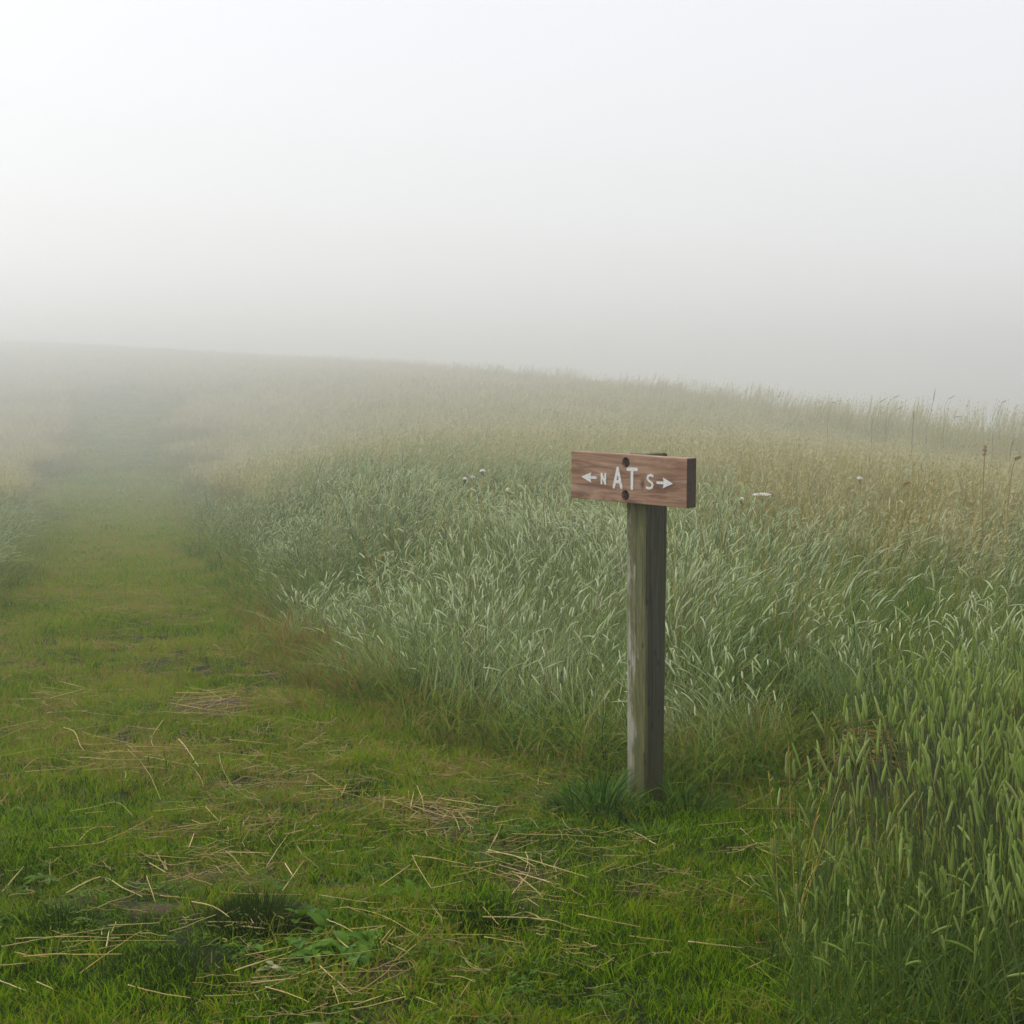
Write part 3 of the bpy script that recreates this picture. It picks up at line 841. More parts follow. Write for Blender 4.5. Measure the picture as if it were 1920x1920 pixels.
RED = spots([(590, 1225, .45, .9), (520, 1180, .4, .8), (1390, 1440, .5, .3), (680, 1300, .3, .4), (20, 900, .6, 4)])
x, y, sd = tall_points(((2.6, 9, 120), (9, 14, 80), (14, 24, 46), (24, 40, 22), (40, 70, 9), (70, 120, 4), (120, 200, 1.1), (200, 410, .6)), 1.0, -.03)
hf = .42 + .58 * sstep(.0, 1.3, sd)
hf = np.where(clump_right(x, y), (.34 + .2 * vnoise(x, y, 2, 40)) * (.7 + .4 * sstep(.05, .7, sd)), hf)
tn = -.0 + .30 * vnoise(x, y, .8, 41) + .28 * vnoise(x, y, 2.7, 42) + .20 * sstep(8, 16, y) + .16 * sstep(22, 45, y) + .5 * patch(RED, x, y) * NR.random(len(x)) ** .6 + NR.normal(0, .07, len(x))
tn = np.where(clump_right(x, y), tn * .45, tn)
kk = ~clump_right(x, y) | (NR.random(len(x)) < .62)
x, y, sd, hf, tn = x[kk], y[kk], sd[kk], hf[kk], tn[kk]
s = np.interp(y, [6, 12, 20, 30, 55, 100, 190, 400], [.95, 1.05, 1.25, 1.7, 2.4, 3.4, 5, 9]) * NR.uniform(.75, 1.2, len(x))
hscale = hf / np.interp(y, [6, 12, 20, 30, 55, 100, 190, 400], [1, 1, 1.1, 1.3, 1.7, 2.2, 3, 5])
scatter('meadow_grass', [proto_leaf() for _ in range(10)], x, y, NR.normal(0, .9, len(x)), sc3(s, hscale), tn, 'tall arching green meadow grass either side of the path', .14)

# --- coarse grass along the edge of the mown path
def proto_edge():
    mb = MB()
    for _ in range(16):
        blade(mb, disc(.07), rnd(0, 6.28), rnd(.1, .6), rnd(.9, 2.3), rnd(.14, .34), rnd(.004, .0085), 5)
    return mb.mesh('edge_tuft', [M_leaf])
x, y, sd = tall_points(((5.5, 9, 170), (9, 14, 90), (14, 22, 30)), .6, -.3)
k = (sd < .55) & (NR.random(len(x)) < sstep(-.3, .0, sd) * (.3 + .7 * vnoise(x, y, 1.8, 70))) & ~(clump_right(x, y) & (x > 1.1))
x, y, sd = x[k], y[k], sd[k]
s = NR.uniform(.7, 1.15, len(x)) * np.interp(y, [8, 20], [1, 1.4])
scatter('edge_grass', [proto_edge() for _ in range(8)], x, y, NR.uniform(0, 6.28, len(x)), sc3(s, .6 + .5 * sstep(-.3, .2, sd)), .12 + .55 * vnoise(x, y, 1.2, 71) + .45 * patch(RED, x, y) + NR.normal(0, .16, len(x)), 'coarse drooping grass along the edge of the mown path', .15)

# --- tall grass: silvery heads
x, y, sd = tall_points(((6.3, 10, 85), (10, 16, 62), (16, 26, 36), (26, 44, 12), (44, 70, 4)), 1.0, .10)
pr = sstep(.02, .3, sd) * (1 - .93 * sstep(16, 34, y + 90 * np.clip(x / y + .04, -.16, .2))) * (.28 + 1.2 * vnoise(x, y, .9, 50))
pr = pr * (.7 + .5 * sstep(9, 14, y)) * np.where(clump_right(x, y), 0, 1) * np.where((x > 1.0) & (y < 7.3) & (y > 6.4), .45, 1)
k = NR.random(len(x)) < pr
x, y, sd = x[k], y[k], sd[k]
hf = (.58 + .42 * sstep(.1, 1.2, sd)) * (.68 + .62 * vnoise(x, y, 1.0, 53))
s = NR.uniform(.9, 1.15, len(x)) * np.interp(y, [14, 26, 44, 70], [1, 1.3, 2.0, 2.6])
scatter('silvery_meadow_grass', [proto_silver() for _ in range(10)], x, y, NR.normal(.15, .35, len(x)) + 5.0 * (vnoise(x, y, .65, 51) - .5), sc3(s, hf / s ** .5), NR.random(len(x)) * .6 + .4 * vnoise(x, y, .8, 52), 'dew-silvered seed heads and frosted blades of the windswept tall grass', .2)

# --- tall grass: tan fescue further off, golden stalks to the right
x, y, sd = tall_points(((9, 16, 22), (16, 26, 24), (26, 44, 14), (44, 75, 7), (75, 120, 3.5), (120, 200, 1.0), (200, 410, .5)), 1.2, .3)
pr = sstep(11, 32, y + 40 * np.clip(x / y, -.1, .25)) * (.45 + .75 * vnoise(x, y, .35, 60))
k = NR.random(len(x)) < pr
x, y = x[k], y[k]
s = np.interp(y, [10, 25, 45, 75, 120, 190, 400], [.9, 1.1, 1.6, 2.2, 3.0, 4.5, 9]) * NR.uniform(.85, 1.12, len(x))
scatter('tan_meadow_grass', [proto_tan() for _ in range(8)], x, y, NR.normal(0, .7, len(x)), sc3(s, np.interp(y, [10, 18, 25, 45, 75, 120, 190, 400], [.85, 1.0, .95, .7, .55, .42, .3, .16])), .25 + .5 * vnoise(x, y, .3, 61) + NR.normal(0, .15, len(x)), 'tan feathery seed heads of tall dry grass fading into fog', .09)
x, y, sd = tall_points(((8, 22, 14), (22, 42, 6)), 1.2, .5)
pr = 2.2 * sstep(.02, .18, x / y) * sstep(9, 14, y) * (1 - sstep(26, 42, y)) * (.2 + 1.0 * vnoise(x, y, .7, 62)) + .22 * (vnoise(x, y, .8, 63) > .5)
k = NR.random(len(x)) < pr
x, y = x[k], y[k]
sg = NR.uniform(.85, 1.15, len(x))
cx, cyy_, csd = tall_points(((4.0, 6.6, 9),), .3, .08)
ck = clump_right(cx, cyy_) & (cx > .5)
x = np.concatenate([x, cx[ck]]); y = np.concatenate([y, cyy_[ck]]); sg = np.concatenate([sg, NR.uniform(.5, .75, ck.sum())])
scatter('golden_meadow_grass', [proto_gold() for _ in range(6)], x, y, NR.uniform(0, 6.28, len(x)), sc3(sg, np.ones(len(x))), NR.random(len(x)), 'golden dry stalks standing in the green meadow', .1)

x, y, sd = tall_points(((34, 60, 5), (60, 100, 2.2), (100, 220, .7)), 1.5, .5)
Dc = np.interp(np.clip(x / y, -.31, .28), CU, C_DIST)
k = (np.abs(y - Dc * .97) < .14 * Dc) & (NR.random(len(x)) < .6)
x, y = x[k], y[k]
s = np.interp(y, [35, 60, 120, 220], [1.5, 2.2, 3.6, 5.5])
scatter('wispy_brow_grass', [proto_tan() for _ in range(5)], x, y, NR.normal(0, .6, len(x)), sc3(s, NR.uniform(1.15, 2.2, len(x)) / s), NR.random(len(x)) * .5, 'wispy taller seed heads along the foggy brow of the meadow', .06)

# ------------------------------------------------------------------ timothy grass at the lower right: things
def timothy_variant(k):
    L = rnd(.40, .58); az = rnd(0, 6.28); p0 = rnd(0, .1); p1 = rnd(.05, .38)
    flop = k % 6 == 5
    if flop: p1 = rnd(.7, 1.2); L *= .92
    st = MB(); pts = bend((0, 0, 0), az, p0, p1, L, 6, 2.0); st.tube(pts, [.0019, .0018, .0017, .0016, .0015, .0014, .0012], 5, 0, .5)
    hd = MB(); HL = rnd(.045, .095); rad = rnd(.0034, .0050)
    hp = bend(pts[-1], az, p1, p1 + (rnd(.3, .8) if flop else rnd(-.1, .35)), HL, 8, 1.0)
    prof = [.45, .9, 1, 1.02, 1.0, 1.0, .95, .82, .45]
    hd.tube(hp, [rad * .82 * q for q in prof], 7, 0, .45)
    for i in range(170):                                      # bristles
        f = R.random() ** .95 * (len(hp) - 1.001); j = int(f); c = hp[j].lerp(hp[j + 1], f - j)
        d = (hp[j + 1] - hp[j]).normalized(); a = d.orthogonal().normalized(); b = d.cross(a); t = rnd(0, 6.28)
        o_ = a * math.cos(t) + b * math.sin(t); s_ = d.cross(o_)
        r0 = rad * .7 * prof[j]
        hd.add([c + o_ * r0 - s_ * .0009, c + o_ * r0 + s_ * .0009, c + o_ * (rad * rnd(1.0, 1.5) * prof[j]) + d * rnd(.001, .004)], [(0, 1, 2)])
    lvs = []
    for q in range(2):
        lf = MB(); b = pts[1 + q * 2]
        path = bend(b, rnd(0, 6.28), rnd(.25, .6), rnd(1.0, 2.2), rnd(.12, .24), 6, 1.4)
        dxy = path[-1] - path[0]; sdv = Vector((-dxy.y, dxy.x, 0)).normalized()
        lf.ribbon(path, [.005, .0062, .006, .005, .004, .0022, 0], sdv, 0, .5)
        lvs.append(lf)
    look = 'bowed' if flop else ('upright' if p1 < .16 else ('slightly leaning' if p1 < .27 else 'leaning'))
    size = 'long' if HL > .085 else ('short' if HL < .07 else 'mid-length')
    return st.mesh('stem', [M_tstem]), hd.mesh('seed_head', [M_head]), [l.mesh('leaf', [M_tleaf]) for l in lvs], look, size
TV = [timothy_variant(k) for k in range(14)]
def timothy(x, y, rz, s, label, group, tv=None, tilt=(0, 0)):
    st, hd, lv = (tv or R.choice(TV))[:3]
    e = empty('timothy_grass', (x, y, float(terrain(x, y)) - .01), rz)
    e.rotation_euler = (tilt[0], tilt[1], rz); e.scale = (s, s, s)
    for nm, me in (('stem', st), ('seed_head', hd), ('leaf', lv[0]), ('leaf', lv[1])):
        o = bpy.data.objects.new(nm, me); C.objects.link(o); o.parent = e
    return tag(e, label, 'grass plant', group, 'thing')
cand = []
for _ in range(20000):
    X, Y = rnd(.3, 2.2), rnd(3.75, 6.6)
    if X > .285 * Y + .12: continue
    d = float(lawn_sd(np.array([X]), np.array([Y]))[0])
    if d < .0 or (d < .2 and R.random() > .35 + d * 3): continue
    if math.hypot(X - NEST[0], Y - NEST[1]) < .27: continue
    if Y > 6.1 and X < 1.35: continue
    pxx = 960 + F_PX * X / Y
    top_py = 672 + (H_CAM - .52 * (.60 + .42 * min(1, d / .75))) / Y * F_PX
    if 1560 < pxx < 1735 and Y < 6.6 and top_py < 1505 and R.random() < .93: continue
    if any((X - a) ** 2 + (Y - b) ** 2 < .034 ** 2 for a, b in cand): continue
    cand.append((X, Y))
R.shuffle(cand)
cand = cand[:1000]
cand.sort(key=lambda q: -q[1] + (10 if abs(q[0]) < .285 * q[1] else 0), reverse=True)
tim_inst = cand[290:]
for X, Y in cand[:290]:
    tv = R.choice(TV)
    d = float(lawn_sd(np.array([X]), np.array([Y]))[0])
    if math.hypot(X - NEST[0], Y - NEST[1]) < .55: where = 'back of the lower right stand near the straw sheaf'
    elif d < .13: where = 'along the lawn edge of the lower right stand'
    elif X > .25 * Y: where = 'at the right photo edge of the lower right stand'
    elif Y < 4.7: where = 'at the front of the lower right stand'
    elif Y < 5.5: where = 'in the middle of the lower right stand'
    else: where = 'at the back of the lower right stand'
    timothy(X, Y, rnd(0, 6.28), rnd(.82, 1.12) * (.60 + .42 * min(1, max(0, d / .75))), f'{tv[3]} timothy grass, {tv[4]} head, {where}', 'timothy grass in the lower right stand', tv, (R.gauss(0, .13), R.gauss(0, .13)))

def proto_timothy():
    mb = MB()
    for _ in range(2):
        az = rnd(0, 6.28); L = rnd(.34, .54); p1 = rnd(.05, .4)
        pts = bend(disc(.05), az, rnd(0, .1), p1, L, 5, 2.0)
        mb.tube(pts, [.0018, .0017, .0016, .0015, .0014, .0012], 4, 1, None, False)
        head(mb, pts[-1], az, p1, rnd(.055, .1), rnd(.0030, .0043), 0, 7, None, rnd(-.1, .4))
    return mb.mesh('timothy_tuft', [M_headi, M_stemg])
if tim_inst:
    tx = np.array([q[0] for q in tim_inst]); ty = np.array([q[1] for q in tim_inst])
    scatter('timothy_stand', [proto_timothy() for _ in range(5)], tx, ty, NR.uniform(0, 6.28, len(tx)), sc3(NR.uniform(.8, 1.1, len(tx)), np.ones(len(tx))), NR.random(len(tx)) * .9, 'further timothy stems at the far right edge of the lower stand', .08)

# three upright heads just left of the post
tp = at_depth(1110, 1300, 6.75)
for px, py, dd in ((1098, 1300, 6.70), (1118, 1305, 6.72), (1133, 1303, 6.68)):
    X, Y, Z = at_depth(px, py, dd)
    e = timothy(X, Y, rnd(0, 6.28), .62, 'one of three upright pale seed heads standing just left of the post', 'three upright seed heads by the post', TV[0], (0, 0))
# dark leafy undergrowth blades in the stand are part of meadow_grass

# ------------------------------------------------------------------ tussocks, tufts and leafy plants
def tussock(px, py, r, h, n, mat, label, cat, name, wid=(.002, .004), phi=(.0, .5), phi1=(.2, 1.2), group=None):
    X, Y = G(px, py)
    e = MB()
    for _ in range(n):
        b = disc(r); out = math.atan2(b.y, b.x) + rnd(-.7, .7)
        f = b.length / r
        blade(e, b, out, phi[0] + f * phi[1], phi1[0] + f * phi1[1], h * rnd(.5, 1.0) * (1.1 - .4 * f), rnd(*wid), 4)
    o = e.build(name, mat)
    o.location = (X, Y, float(terrain(X, Y)) - .005)
    return tag(o, label, cat, group)
g_t = 'dark tussocks on the mown path'
tussock(482, 1742, .12, .13, 800, M_tuss, 'darkest tussock, a dense spiky clump beside the bright broadleaf rosette', 'grass tussock', 'grass_tussock', group=g_t)
tussock(110, 1752, .17, .09, 800, M_tuss, 'wide low dark tussock near the left edge of the lawn', 'grass tussock', 'grass_tussock', phi1=(.4, 1.4), group=g_t)
tussock(335, 1815, .17, .065, 700, M_tuss, 'flat dark tussock between two long straws in the lower left', 'grass tussock', 'grass_tussock', phi1=(.6, 1.4), group=g_t)
tussock(915, 1735, .12, .09, 600, M_tuss, 'rounded dark tussock beside the bare soil streak in mid lawn', 'grass tussock', 'grass_tussock', phi1=(.4, 1.3), group=g_t)
tussock(685, 1492, .13, .075, 500, M_tuss, 'small dark tussock behind the long bare soil patch', 'grass tussock', 'grass_tussock', phi1=(.4, 1.4), group=g_t)
tussock(505, 1560, .12, .06, 400, M_tuss, 'faint dark tussock among scattered straws in mid path', 'grass tussock', 'grass_tussock', phi1=(.5, 1.4), group=g_t)
g_f = 'leafy tufts around the foot of the post'
tussock(1128, 1530, .11, .26, 190, M_tuft, 'broad-bladed green tuft at the left foot of the signpost', 'grass tuft', 'grass_tuft', (.005, .0085), (.1, .6), (.8, 1.3), g_f)
tussock(1222, 1575, .10, .10, 130, M_tuft, 'broad-bladed dark green tuft in front of the signpost foot', 'grass tuft', 'grass_tuft', (.005, .0085), (.1, .6), (.8, 1.3), g_f)
tussock(1290, 1535, .10, .23, 170, M_tuft, 'broad-bladed green tuft at the right foot of the signpost', 'grass tuft', 'grass_tuft', (.005, .008), (.1, .6), (.8, 1.3), g_f)
tussock(1075, 1535, .09, .19, 130, M_tuft, 'green tuft a step left of the signpost foot', 'grass tuft', 'grass_tuft', (.004, .007), (.1, .6), (.8, 1.3), g_f)

def leaf_mesh(L, W, lobes=0.0):
    mb = MB(); n = 7
    vs_, fs = [], []
    for i in range(n + 1):
        t = i / n
        w = W * math.sin(math.pi * min(1, t * .93 + .05)) ** .8 * (1 + lobes * math.sin(t * 22))
        z = .35 * L * t - .55 * L * t * t
        x_ = L * t
        for j, s_ in enumerate((-1, -.5, 0, .5, 1)):
            vs_.append(Vector((x_, s_ * w / 2, z + (.12 * w if s_ else -.02 * w) * abs(s_) * 1.5 + .05 * w * math.sin(t * 15 + s_ * 4))))
    for i in range(n):
        for j in range(4):
            a = i * 5 + j; fs.append((a, a + 1, a + 6, a + 5))
    mb.add(vs_, fs, 0, .5)
    return mb
leaf_meshes = [leaf_mesh(rnd(.055, .085), rnd(.026, .04), .08).mesh('leaf', [M_broad]) for _ in range(5)]
pale_meshes = [leaf_mesh(rnd(.035, .05), rnd(.018, .026), .1).mesh('leaf', [M_pale]) for _ in range(3)]
def rosette(px, py, n, s, label, name='broadleaf_plant', meshes=leaf_meshes, lift=.022, rise=.35):
    X, Y = G(px, py)
    e = empty(name, (X, Y, float(terrain(X, Y)) + lift)); tag(e, label, 'plant', 'broadleaf plants in the lawn')
    a0 = rnd(0, 6.28)
    for i in range(n):
        o = bpy.data.objects.new('leaf', R.choice(meshes)); C.objects.link(o); o.parent = e
        o.rotation_euler = (rnd(-.35, .35), -rnd(.0, rise), a0 + i * 2.4 + rnd(-.3, .3))
        q = s * rnd(.7, 1.1); o.scale = (q, q, q)
        o.location = (rnd(-.01, .01), rnd(-.01, .01), rnd(0, .012))
    return e
rosette(565, 1752, 8, 1.1, 'bright green broadleaf plant with upright leaves right of the darkest tussock', rise=1.1)
rosette(612, 1765, 5, 1.0, 'small bright broadleaf plant just right of the upright-leaved one', rise=.9)
rosette(560, 1795, 8, 1.0, 'bright green rosette under the long diagonal straw', rise=.5)
rosette(640, 1800, 8, 1.1, 'wide pale green rosette right of the long diagonal straw')
rosette(590, 1815, 8, .9, 'low dark green rosette in front of the broadleaf patch')
rosette(665, 1822, 5, 1.0, 'small rosette with one long pale leaf at the front of the broadleaf patch')
rosette(695, 1785, 7, .8, 'fine-leaved rosette on the right side of the broadleaf patch', rise=.6)
rosette(470, 1800, 5, .7, 'tiny grey-green rosette left of the withered leaves')
rosette(765, 1700, 5, .8, 'upright light green plant beside crossed straws in mid lawn', rise=1.1)
rosette(440, 1690, 5, .7, 'grey-green leafy plant tucked behind the darkest tussock')
rosette(85, 1670, 6, .8, 'leafy green plant near the left edge above the wide low tussock', rise=.8)
rosette(510, 1838, 6, 1.0, 'pale withered leaves lying in front of the broadleaf patch', 'withered_leaves', pale_meshes)

# ------------------------------------------------------------------ straws
def straw_from(pts3, r, label, group, name='straw_stalk'):
    mb = MB()
    # smooth curve through the points, slightly irregular
    pth = []
    q_ = [pts3[0]] + list(pts3) + [pts3[-1]]
    st_ = 3 if len(pts3) > 5 else 5
    for k in range(1, len(q_) - 2):
        for m_ in range(st_):
            t_ = m_ / st_
            pth.append(.5 * (2 * q_[k] + (q_[k + 1] - q_[k - 1]) * t_ + (2 * q_[k - 1] - 5 * q_[k] + 4 * q_[k + 1] - q_[k + 2]) * t_ ** 2 + (3 * q_[k] - q_[k - 1] - 3 * q_[k + 1] + q_[k + 2]) * t_ ** 3))
    pth.append(pts3[-1])
    pth = [q + Vector((rnd(-.0005, .0005), rnd(-.0005, .0005), rnd(-.0005, .0005))) for q in pth]
    n = len(pth)
    c = sum(pth, Vector()) / n
    rad = [r * (1.1 - .6 * i / n) * (1.25 if i % 7 == 3 else 1) for i in range(n)]
    mb.tube([q - c for q in pth], rad, 5, 0, .5)
    o = mb.build(name, M_straw); o.location = c
    a, b = pts3[0], pts3[-1]
    ln = sum((q - p).length for p, q in zip(pts3, pts3[1:])); st = (b - a).length / max(ln, 1e-6)
    size = 'very long' if ln > .42 else 'long' if ln > .27 else 'mid-length' if ln > .15 else 'short'
    form = 'straight' if st > .985 else 'gently curved' if st > .93 else 'bent'
    way = 'crosswise' if abs(b.x - a.x) > 1.2 * abs(b.y - a.y) else 'lengthwise' if abs(b.y - a.y) > 2 * abs(b.x - a.x) else 'aslant'
    return tag(o, f'{size} {form} dry straw {way}, {label}', 'straw', group)

def zone(px, py):
    """label and group by the landmark a straw lies next to"""
    Z_ = [('lying on the bare soil patch left of the signpost', 'straws on the bare soil patch', 820, 1545),
          ('lying on the bare soil streak in mid lawn', 'straws on the bare soil streak', 965, 1660),
          ('strewn right of the broadleaf patch', 'straws right of the broadleaf patch', 730, 1780),
          ('lying across the front of the broadleaf patch', 'straws in front of the broadleaf patch', 560, 1860),
          ('lying in the lower left corner of the lawn', 'straws in the lower left corner', 180, 1850),
          ('strewn around the wide low tussock', 'straws around the wide low tussock', 160, 1690),
          ('in the tangled straw swath across the path', 'straws in the swath across the path', 260, 1430),
          ('in the matted straw patch on the path edge', 'straws in the matted patch', 420, 1335),
          ('strewn in mid path behind the darkest tussock', 'straws behind the darkest tussock', 400, 1580),
          ('strewn in front of the signpost foot', 'straws in front of the signpost', 1130, 1640),
          ('lying between the post and the timothy stand', 'straws between post and timothy stand', 1480, 1560),
          ('lying at the bottom edge of the lawn in the middle', 'straws at the bottom middle', 950, 1850)]
    q = min(Z_, key=lambda z: ((z[2] - px) / 1.3) ** 2 + (z[3] - py) ** 2)
    return q[0], q[1]

TRACED = [  # photo pixels along each straw
    [(45, 1462), (75, 1439), (130, 1443), (190, 1450)], [(120, 1386), (140, 1395), (150, 1420), (158, 1432)], [(170, 1402), (205, 1397), (237, 1385)],
    [(306, 1370), (288, 1395), (285, 1412), (300, 1432), (324, 1447)], [(240, 1427), (265, 1450), (285, 1480), (302, 1518)], [(430, 1411), (480, 1416), (522, 1420)],
    [(410, 1430), (418, 1460), (438, 1495), (465, 1512)], [(335, 1408), (350, 1425), (372, 1458)], [(430, 1446), (470, 1443), (520, 1453)], [(150, 1443), (220, 1448), (276, 1447)],
    [(130, 1545), (175, 1539), (220, 1531), (250, 1560)], [(160, 1550), (200, 1548)], [(100, 1575), (170, 1571)], [(145, 1602), (173, 1575), (215, 1573)], [(92, 1616), (170, 1605), (240, 1590)],
    [(355, 1618), (364, 1592)], [(275, 1633), (330, 1634), (370, 1635)], [(380, 1632), (430, 1614)], [(430, 1626), (505, 1626)], [(500, 1648), (525, 1610), (543, 1588)],
    [(385, 1535), (410, 1565)], [(360, 1560), (380, 1570)], [(280, 1650), (320, 1672)], [(5, 1692), (45, 1650)], [(125, 1705), (188, 1673), (230, 1690), (268, 1706)],
    [(275, 1668), (292, 1720)], [(300, 1706), (365, 1713)], [(360, 1725), (400, 1732), (430, 1752)], [(390, 1755), (460, 1757), (530, 1760)], [(448, 1768), (500, 1772)],
    [(203, 1769), (250, 1765), (300, 1761)], [(218, 1755), (207, 1780)], [(28, 1810), (60, 1818), (90, 1820)], [(45, 1828), (100, 1826), (170, 1830), (230, 1834)],
    [(150, 1862), (200, 1826), (260, 1788), (282, 1787)], [(185, 1808), (230, 1800)], [(0, 1875), (50, 1896)], [(240, 1880), (300, 1898), (358, 1908)], [(385, 1904), (470, 1900), (530, 1875), (592, 1843)],
    [(498, 1886), (550, 1905), (580, 1920)], [(440, 1854), (500, 1830), (545, 1808), (590, 1773)], [(470, 1872), (560, 1862)], [(70, 1872), (100, 1885)], [(0, 1848), (55, 1838)],
    [(210, 1785), (250, 1783), (280, 1786)], [(200, 1805), (205, 1775)],
    [(626, 1736), (660, 1735), (720, 1752), (780, 1790)], [(650, 1728), (690, 1740), (730, 1745), (825, 1766)], [(712, 1798), (738, 1762)], [(718, 1800), (742, 1765)], [(640, 1790), (725, 1766)],
    [(665, 1722), (710, 1702)], [(700, 1735), (770, 1724)], [(690, 1730), (805, 1740)], [(530, 1700), (570, 1642)], [(535, 1645), (552, 1670)], [(620, 1650), (668, 1650)],
    [(713, 1694), (770, 1650)], [(773, 1628), (785, 1655), (810, 1697)], [(777, 1634), (830, 1641), (875, 1651)], [(812, 1695), (870, 1677)],
    [(625, 1888), (640, 1880), (700, 1878), (752, 1878)], [(624, 1884), (636, 1919)], [(610, 1898), (670, 1888), (720, 1855), (738, 1835)], [(665, 1912), (720, 1895)], [(780, 1807), (740, 1835), (800, 1762)],
    [(845, 1861), (868, 1868), (890, 1880), (884, 1878), (862, 1918)], [(780, 1905), (820, 1918)],
    [(757, 1530), (840, 1530), (838, 1531)], [(782, 1497), (793, 1525), (795, 1545)], [(770, 1542), (776, 1510)], [(806, 1540), (832, 1512)], [(820, 1530), (850, 1548), (862, 1578)], [(775, 1540), (830, 1555), (903, 1563)],
    [(720, 1520), (760, 1535), (790, 1552)], [(845, 1552), (872, 1536)], [(872, 1555), (902, 1564)], [(660, 1572), (690, 1570)], [(730, 1577), (765, 1575)], [(925, 1566), (980, 1553)],
    [(912, 1622), (960, 1632), (1003, 1658)], [(915, 1620), (990, 1640), (1040, 1655), (1105, 1676)], [(914, 1622), (935, 1580)], [(925, 1600), (935, 1582)], [(936, 1648), (985, 1660), (1005, 1660)], [(970, 1668), (1000, 1690), (1018, 1705)],
    [(985, 1625), (990, 1645), (985, 1665)], [(962, 1625), (1012, 1604)], [(890, 1645), (925, 1643)], [(960, 1705), (990, 1665)], [(990, 1718), (1012, 1730)],
    [(905, 1752), (990, 1755), (1045, 1764)], [(958, 1745), (990, 1738), (1020, 1755)], [(1085, 1747), (1120, 1757), (1200, 1772)], [(1180, 1780), (1260, 1790)], [(908, 1790), (978, 1799)], [(935, 1765), (905, 1730)], [(1120, 1670), (1160, 1640)],
    [(1420, 1486), (1470, 1490), (1535, 1496)], [(1380, 1540), (1440, 1515)], [(1400, 1541), (1560, 1539)], [(1310, 1577), (1400, 1566)], [(1388, 1576), (1425, 1612)], [(1415, 1614), (1460, 1613)], [(1420, 1610), (1480, 1642)],
    [(1290, 1800), (1395, 1810)], [(1400, 1840), (1510, 1790), (1600, 1750)], [(1410, 1760), (1505, 1728)], [(1490, 1660), (1522, 1668)], [(1505, 1652), (1540, 1630)], [(600, 1840), (660, 1900)],
    [(1380, 1670), (1410, 1695)], [(560, 1515), (640, 1500)], [(600, 1510), (660, 1503)], [(640, 1512), (650, 1490)], [(585, 1468), (640, 1505)],
    [(330, 1320), (400, 1318), (460, 1305)], [(390, 1345), (440, 1332)], [(370, 1350), (450, 1358)], [(320, 1340), (380, 1350)], [(395, 1312), (420, 1330)], [(110, 1340), (165, 1328)], [(95, 1330), (160, 1310)], [(110, 1295), (160, 1308)],
]
for pl in TRACED:
    r = rnd(.0008, .0019)
    p3 = []; zo = rnd(.034, .05); zt = rnd(-.006, .006)
    for i, (px, py) in enumerate(pl):
        X, Y = G(px, py)
        p3.append(Vector((X, Y, float(terrain(X, Y)) + zo + zt * (i - 1))))
    lb, gr = zone(*pl[0])
    straw_from(p3, r, lb, gr)
n_rand = 0
tries = 0
dens = [(260, 1430, 190, 55, 34), (415, 1335, 70, 30, 28), (130, 1325, 90, 25, 12), (400, 1590, 140, 70, 14), (820, 1545, 75, 25, 14), (975, 1655, 40, 50, 8), (660, 1770, 120, 60, 14), (180, 1800, 130, 60, 6), (650, 1870, 90, 30, 8), (1150, 1650, 200, 90, 8), (620, 1505, 60, 15, 8), (240, 1150, 60, 60, 6)]
for cx, cyy, sxx, syy, n in dens:
    for _ in range(n):
        px, py = R.gauss(cx, sxx * .6), R.gauss(cyy, syy * .6)
        if py > 1905 or px < 5: continue
        X, Y = G(px, py)
        if float(lawn_sd(np.array([X]), np.array([Y]))[0]) > -.05: continue
        a = R.gauss(0, .55) if R.random() < .7 else rnd(0, 3.14)
        L = rnd(.08, .32)
        pth = straw_path(L); M = Matrix.Rotation(a, 3, 'Z')
        p3 = []; zo = rnd(.026, .05); zt = rnd(-.12, .12)
        for q in pth:
            w = M @ q; p3.append(Vector((X + w.x, Y + w.y, float(terrain(X, Y)) * .6 + float(terrain(X + w.x, Y + w.y)) * .4 + zo + zt * q.x)))
        lb, gr = zone(px, py)
        straw_from(p3, rnd(.0006, .0014), lb, gr)

# collapsed straw sheaf arching over the hollow at the foot of the tall grass
sheaf = empty('straw_sheaf', (NEST[0], NEST[1], 0))
tag(sheaf, 'collapsed golden straw sheaf arching over a dark hollow beside the timothy stand', 'straw sheaf')
for i in range(46):
    left = i % 4 == 0
    mb = MB()
    if left:
        a = Vector((-.02 + rnd(-.03, .04), .06 + rnd(-.06, .05), .19 + rnd(-.06, .04))); b = Vector((-.22 + rnd(-.07, .08), -.07 + rnd(-.08, .06), .03 + rnd(-.02, .05))); m = (a + b) / 2 + Vector((rnd(-.04, .0), 0, rnd(.0, .06)))
    else:
        a = Vector((-.06 + rnd(-.06, .12), .04 + rnd(-.10, .08), .19 + rnd(-.09, .05))); b = a + Vector((rnd(.10, .42), rnd(-.12, .08), rnd(-.16, .05))); b.z = max(.01, b.z); m = (a + b) / 2 + Vector((0, 0, rnd(.0, .06)))
    pth = [a.lerp(m, t).lerp(m.lerp(b, t), t) for t in [k / 7 for k in range(8)]]
    r0 = rnd(.0010, .0021)
    mb.tube(pth, [r0 * (1 - .06 * k) for k in range(8)], 4, 0, R.random())
    mb.build('straw', M_sheaf, sheaf)

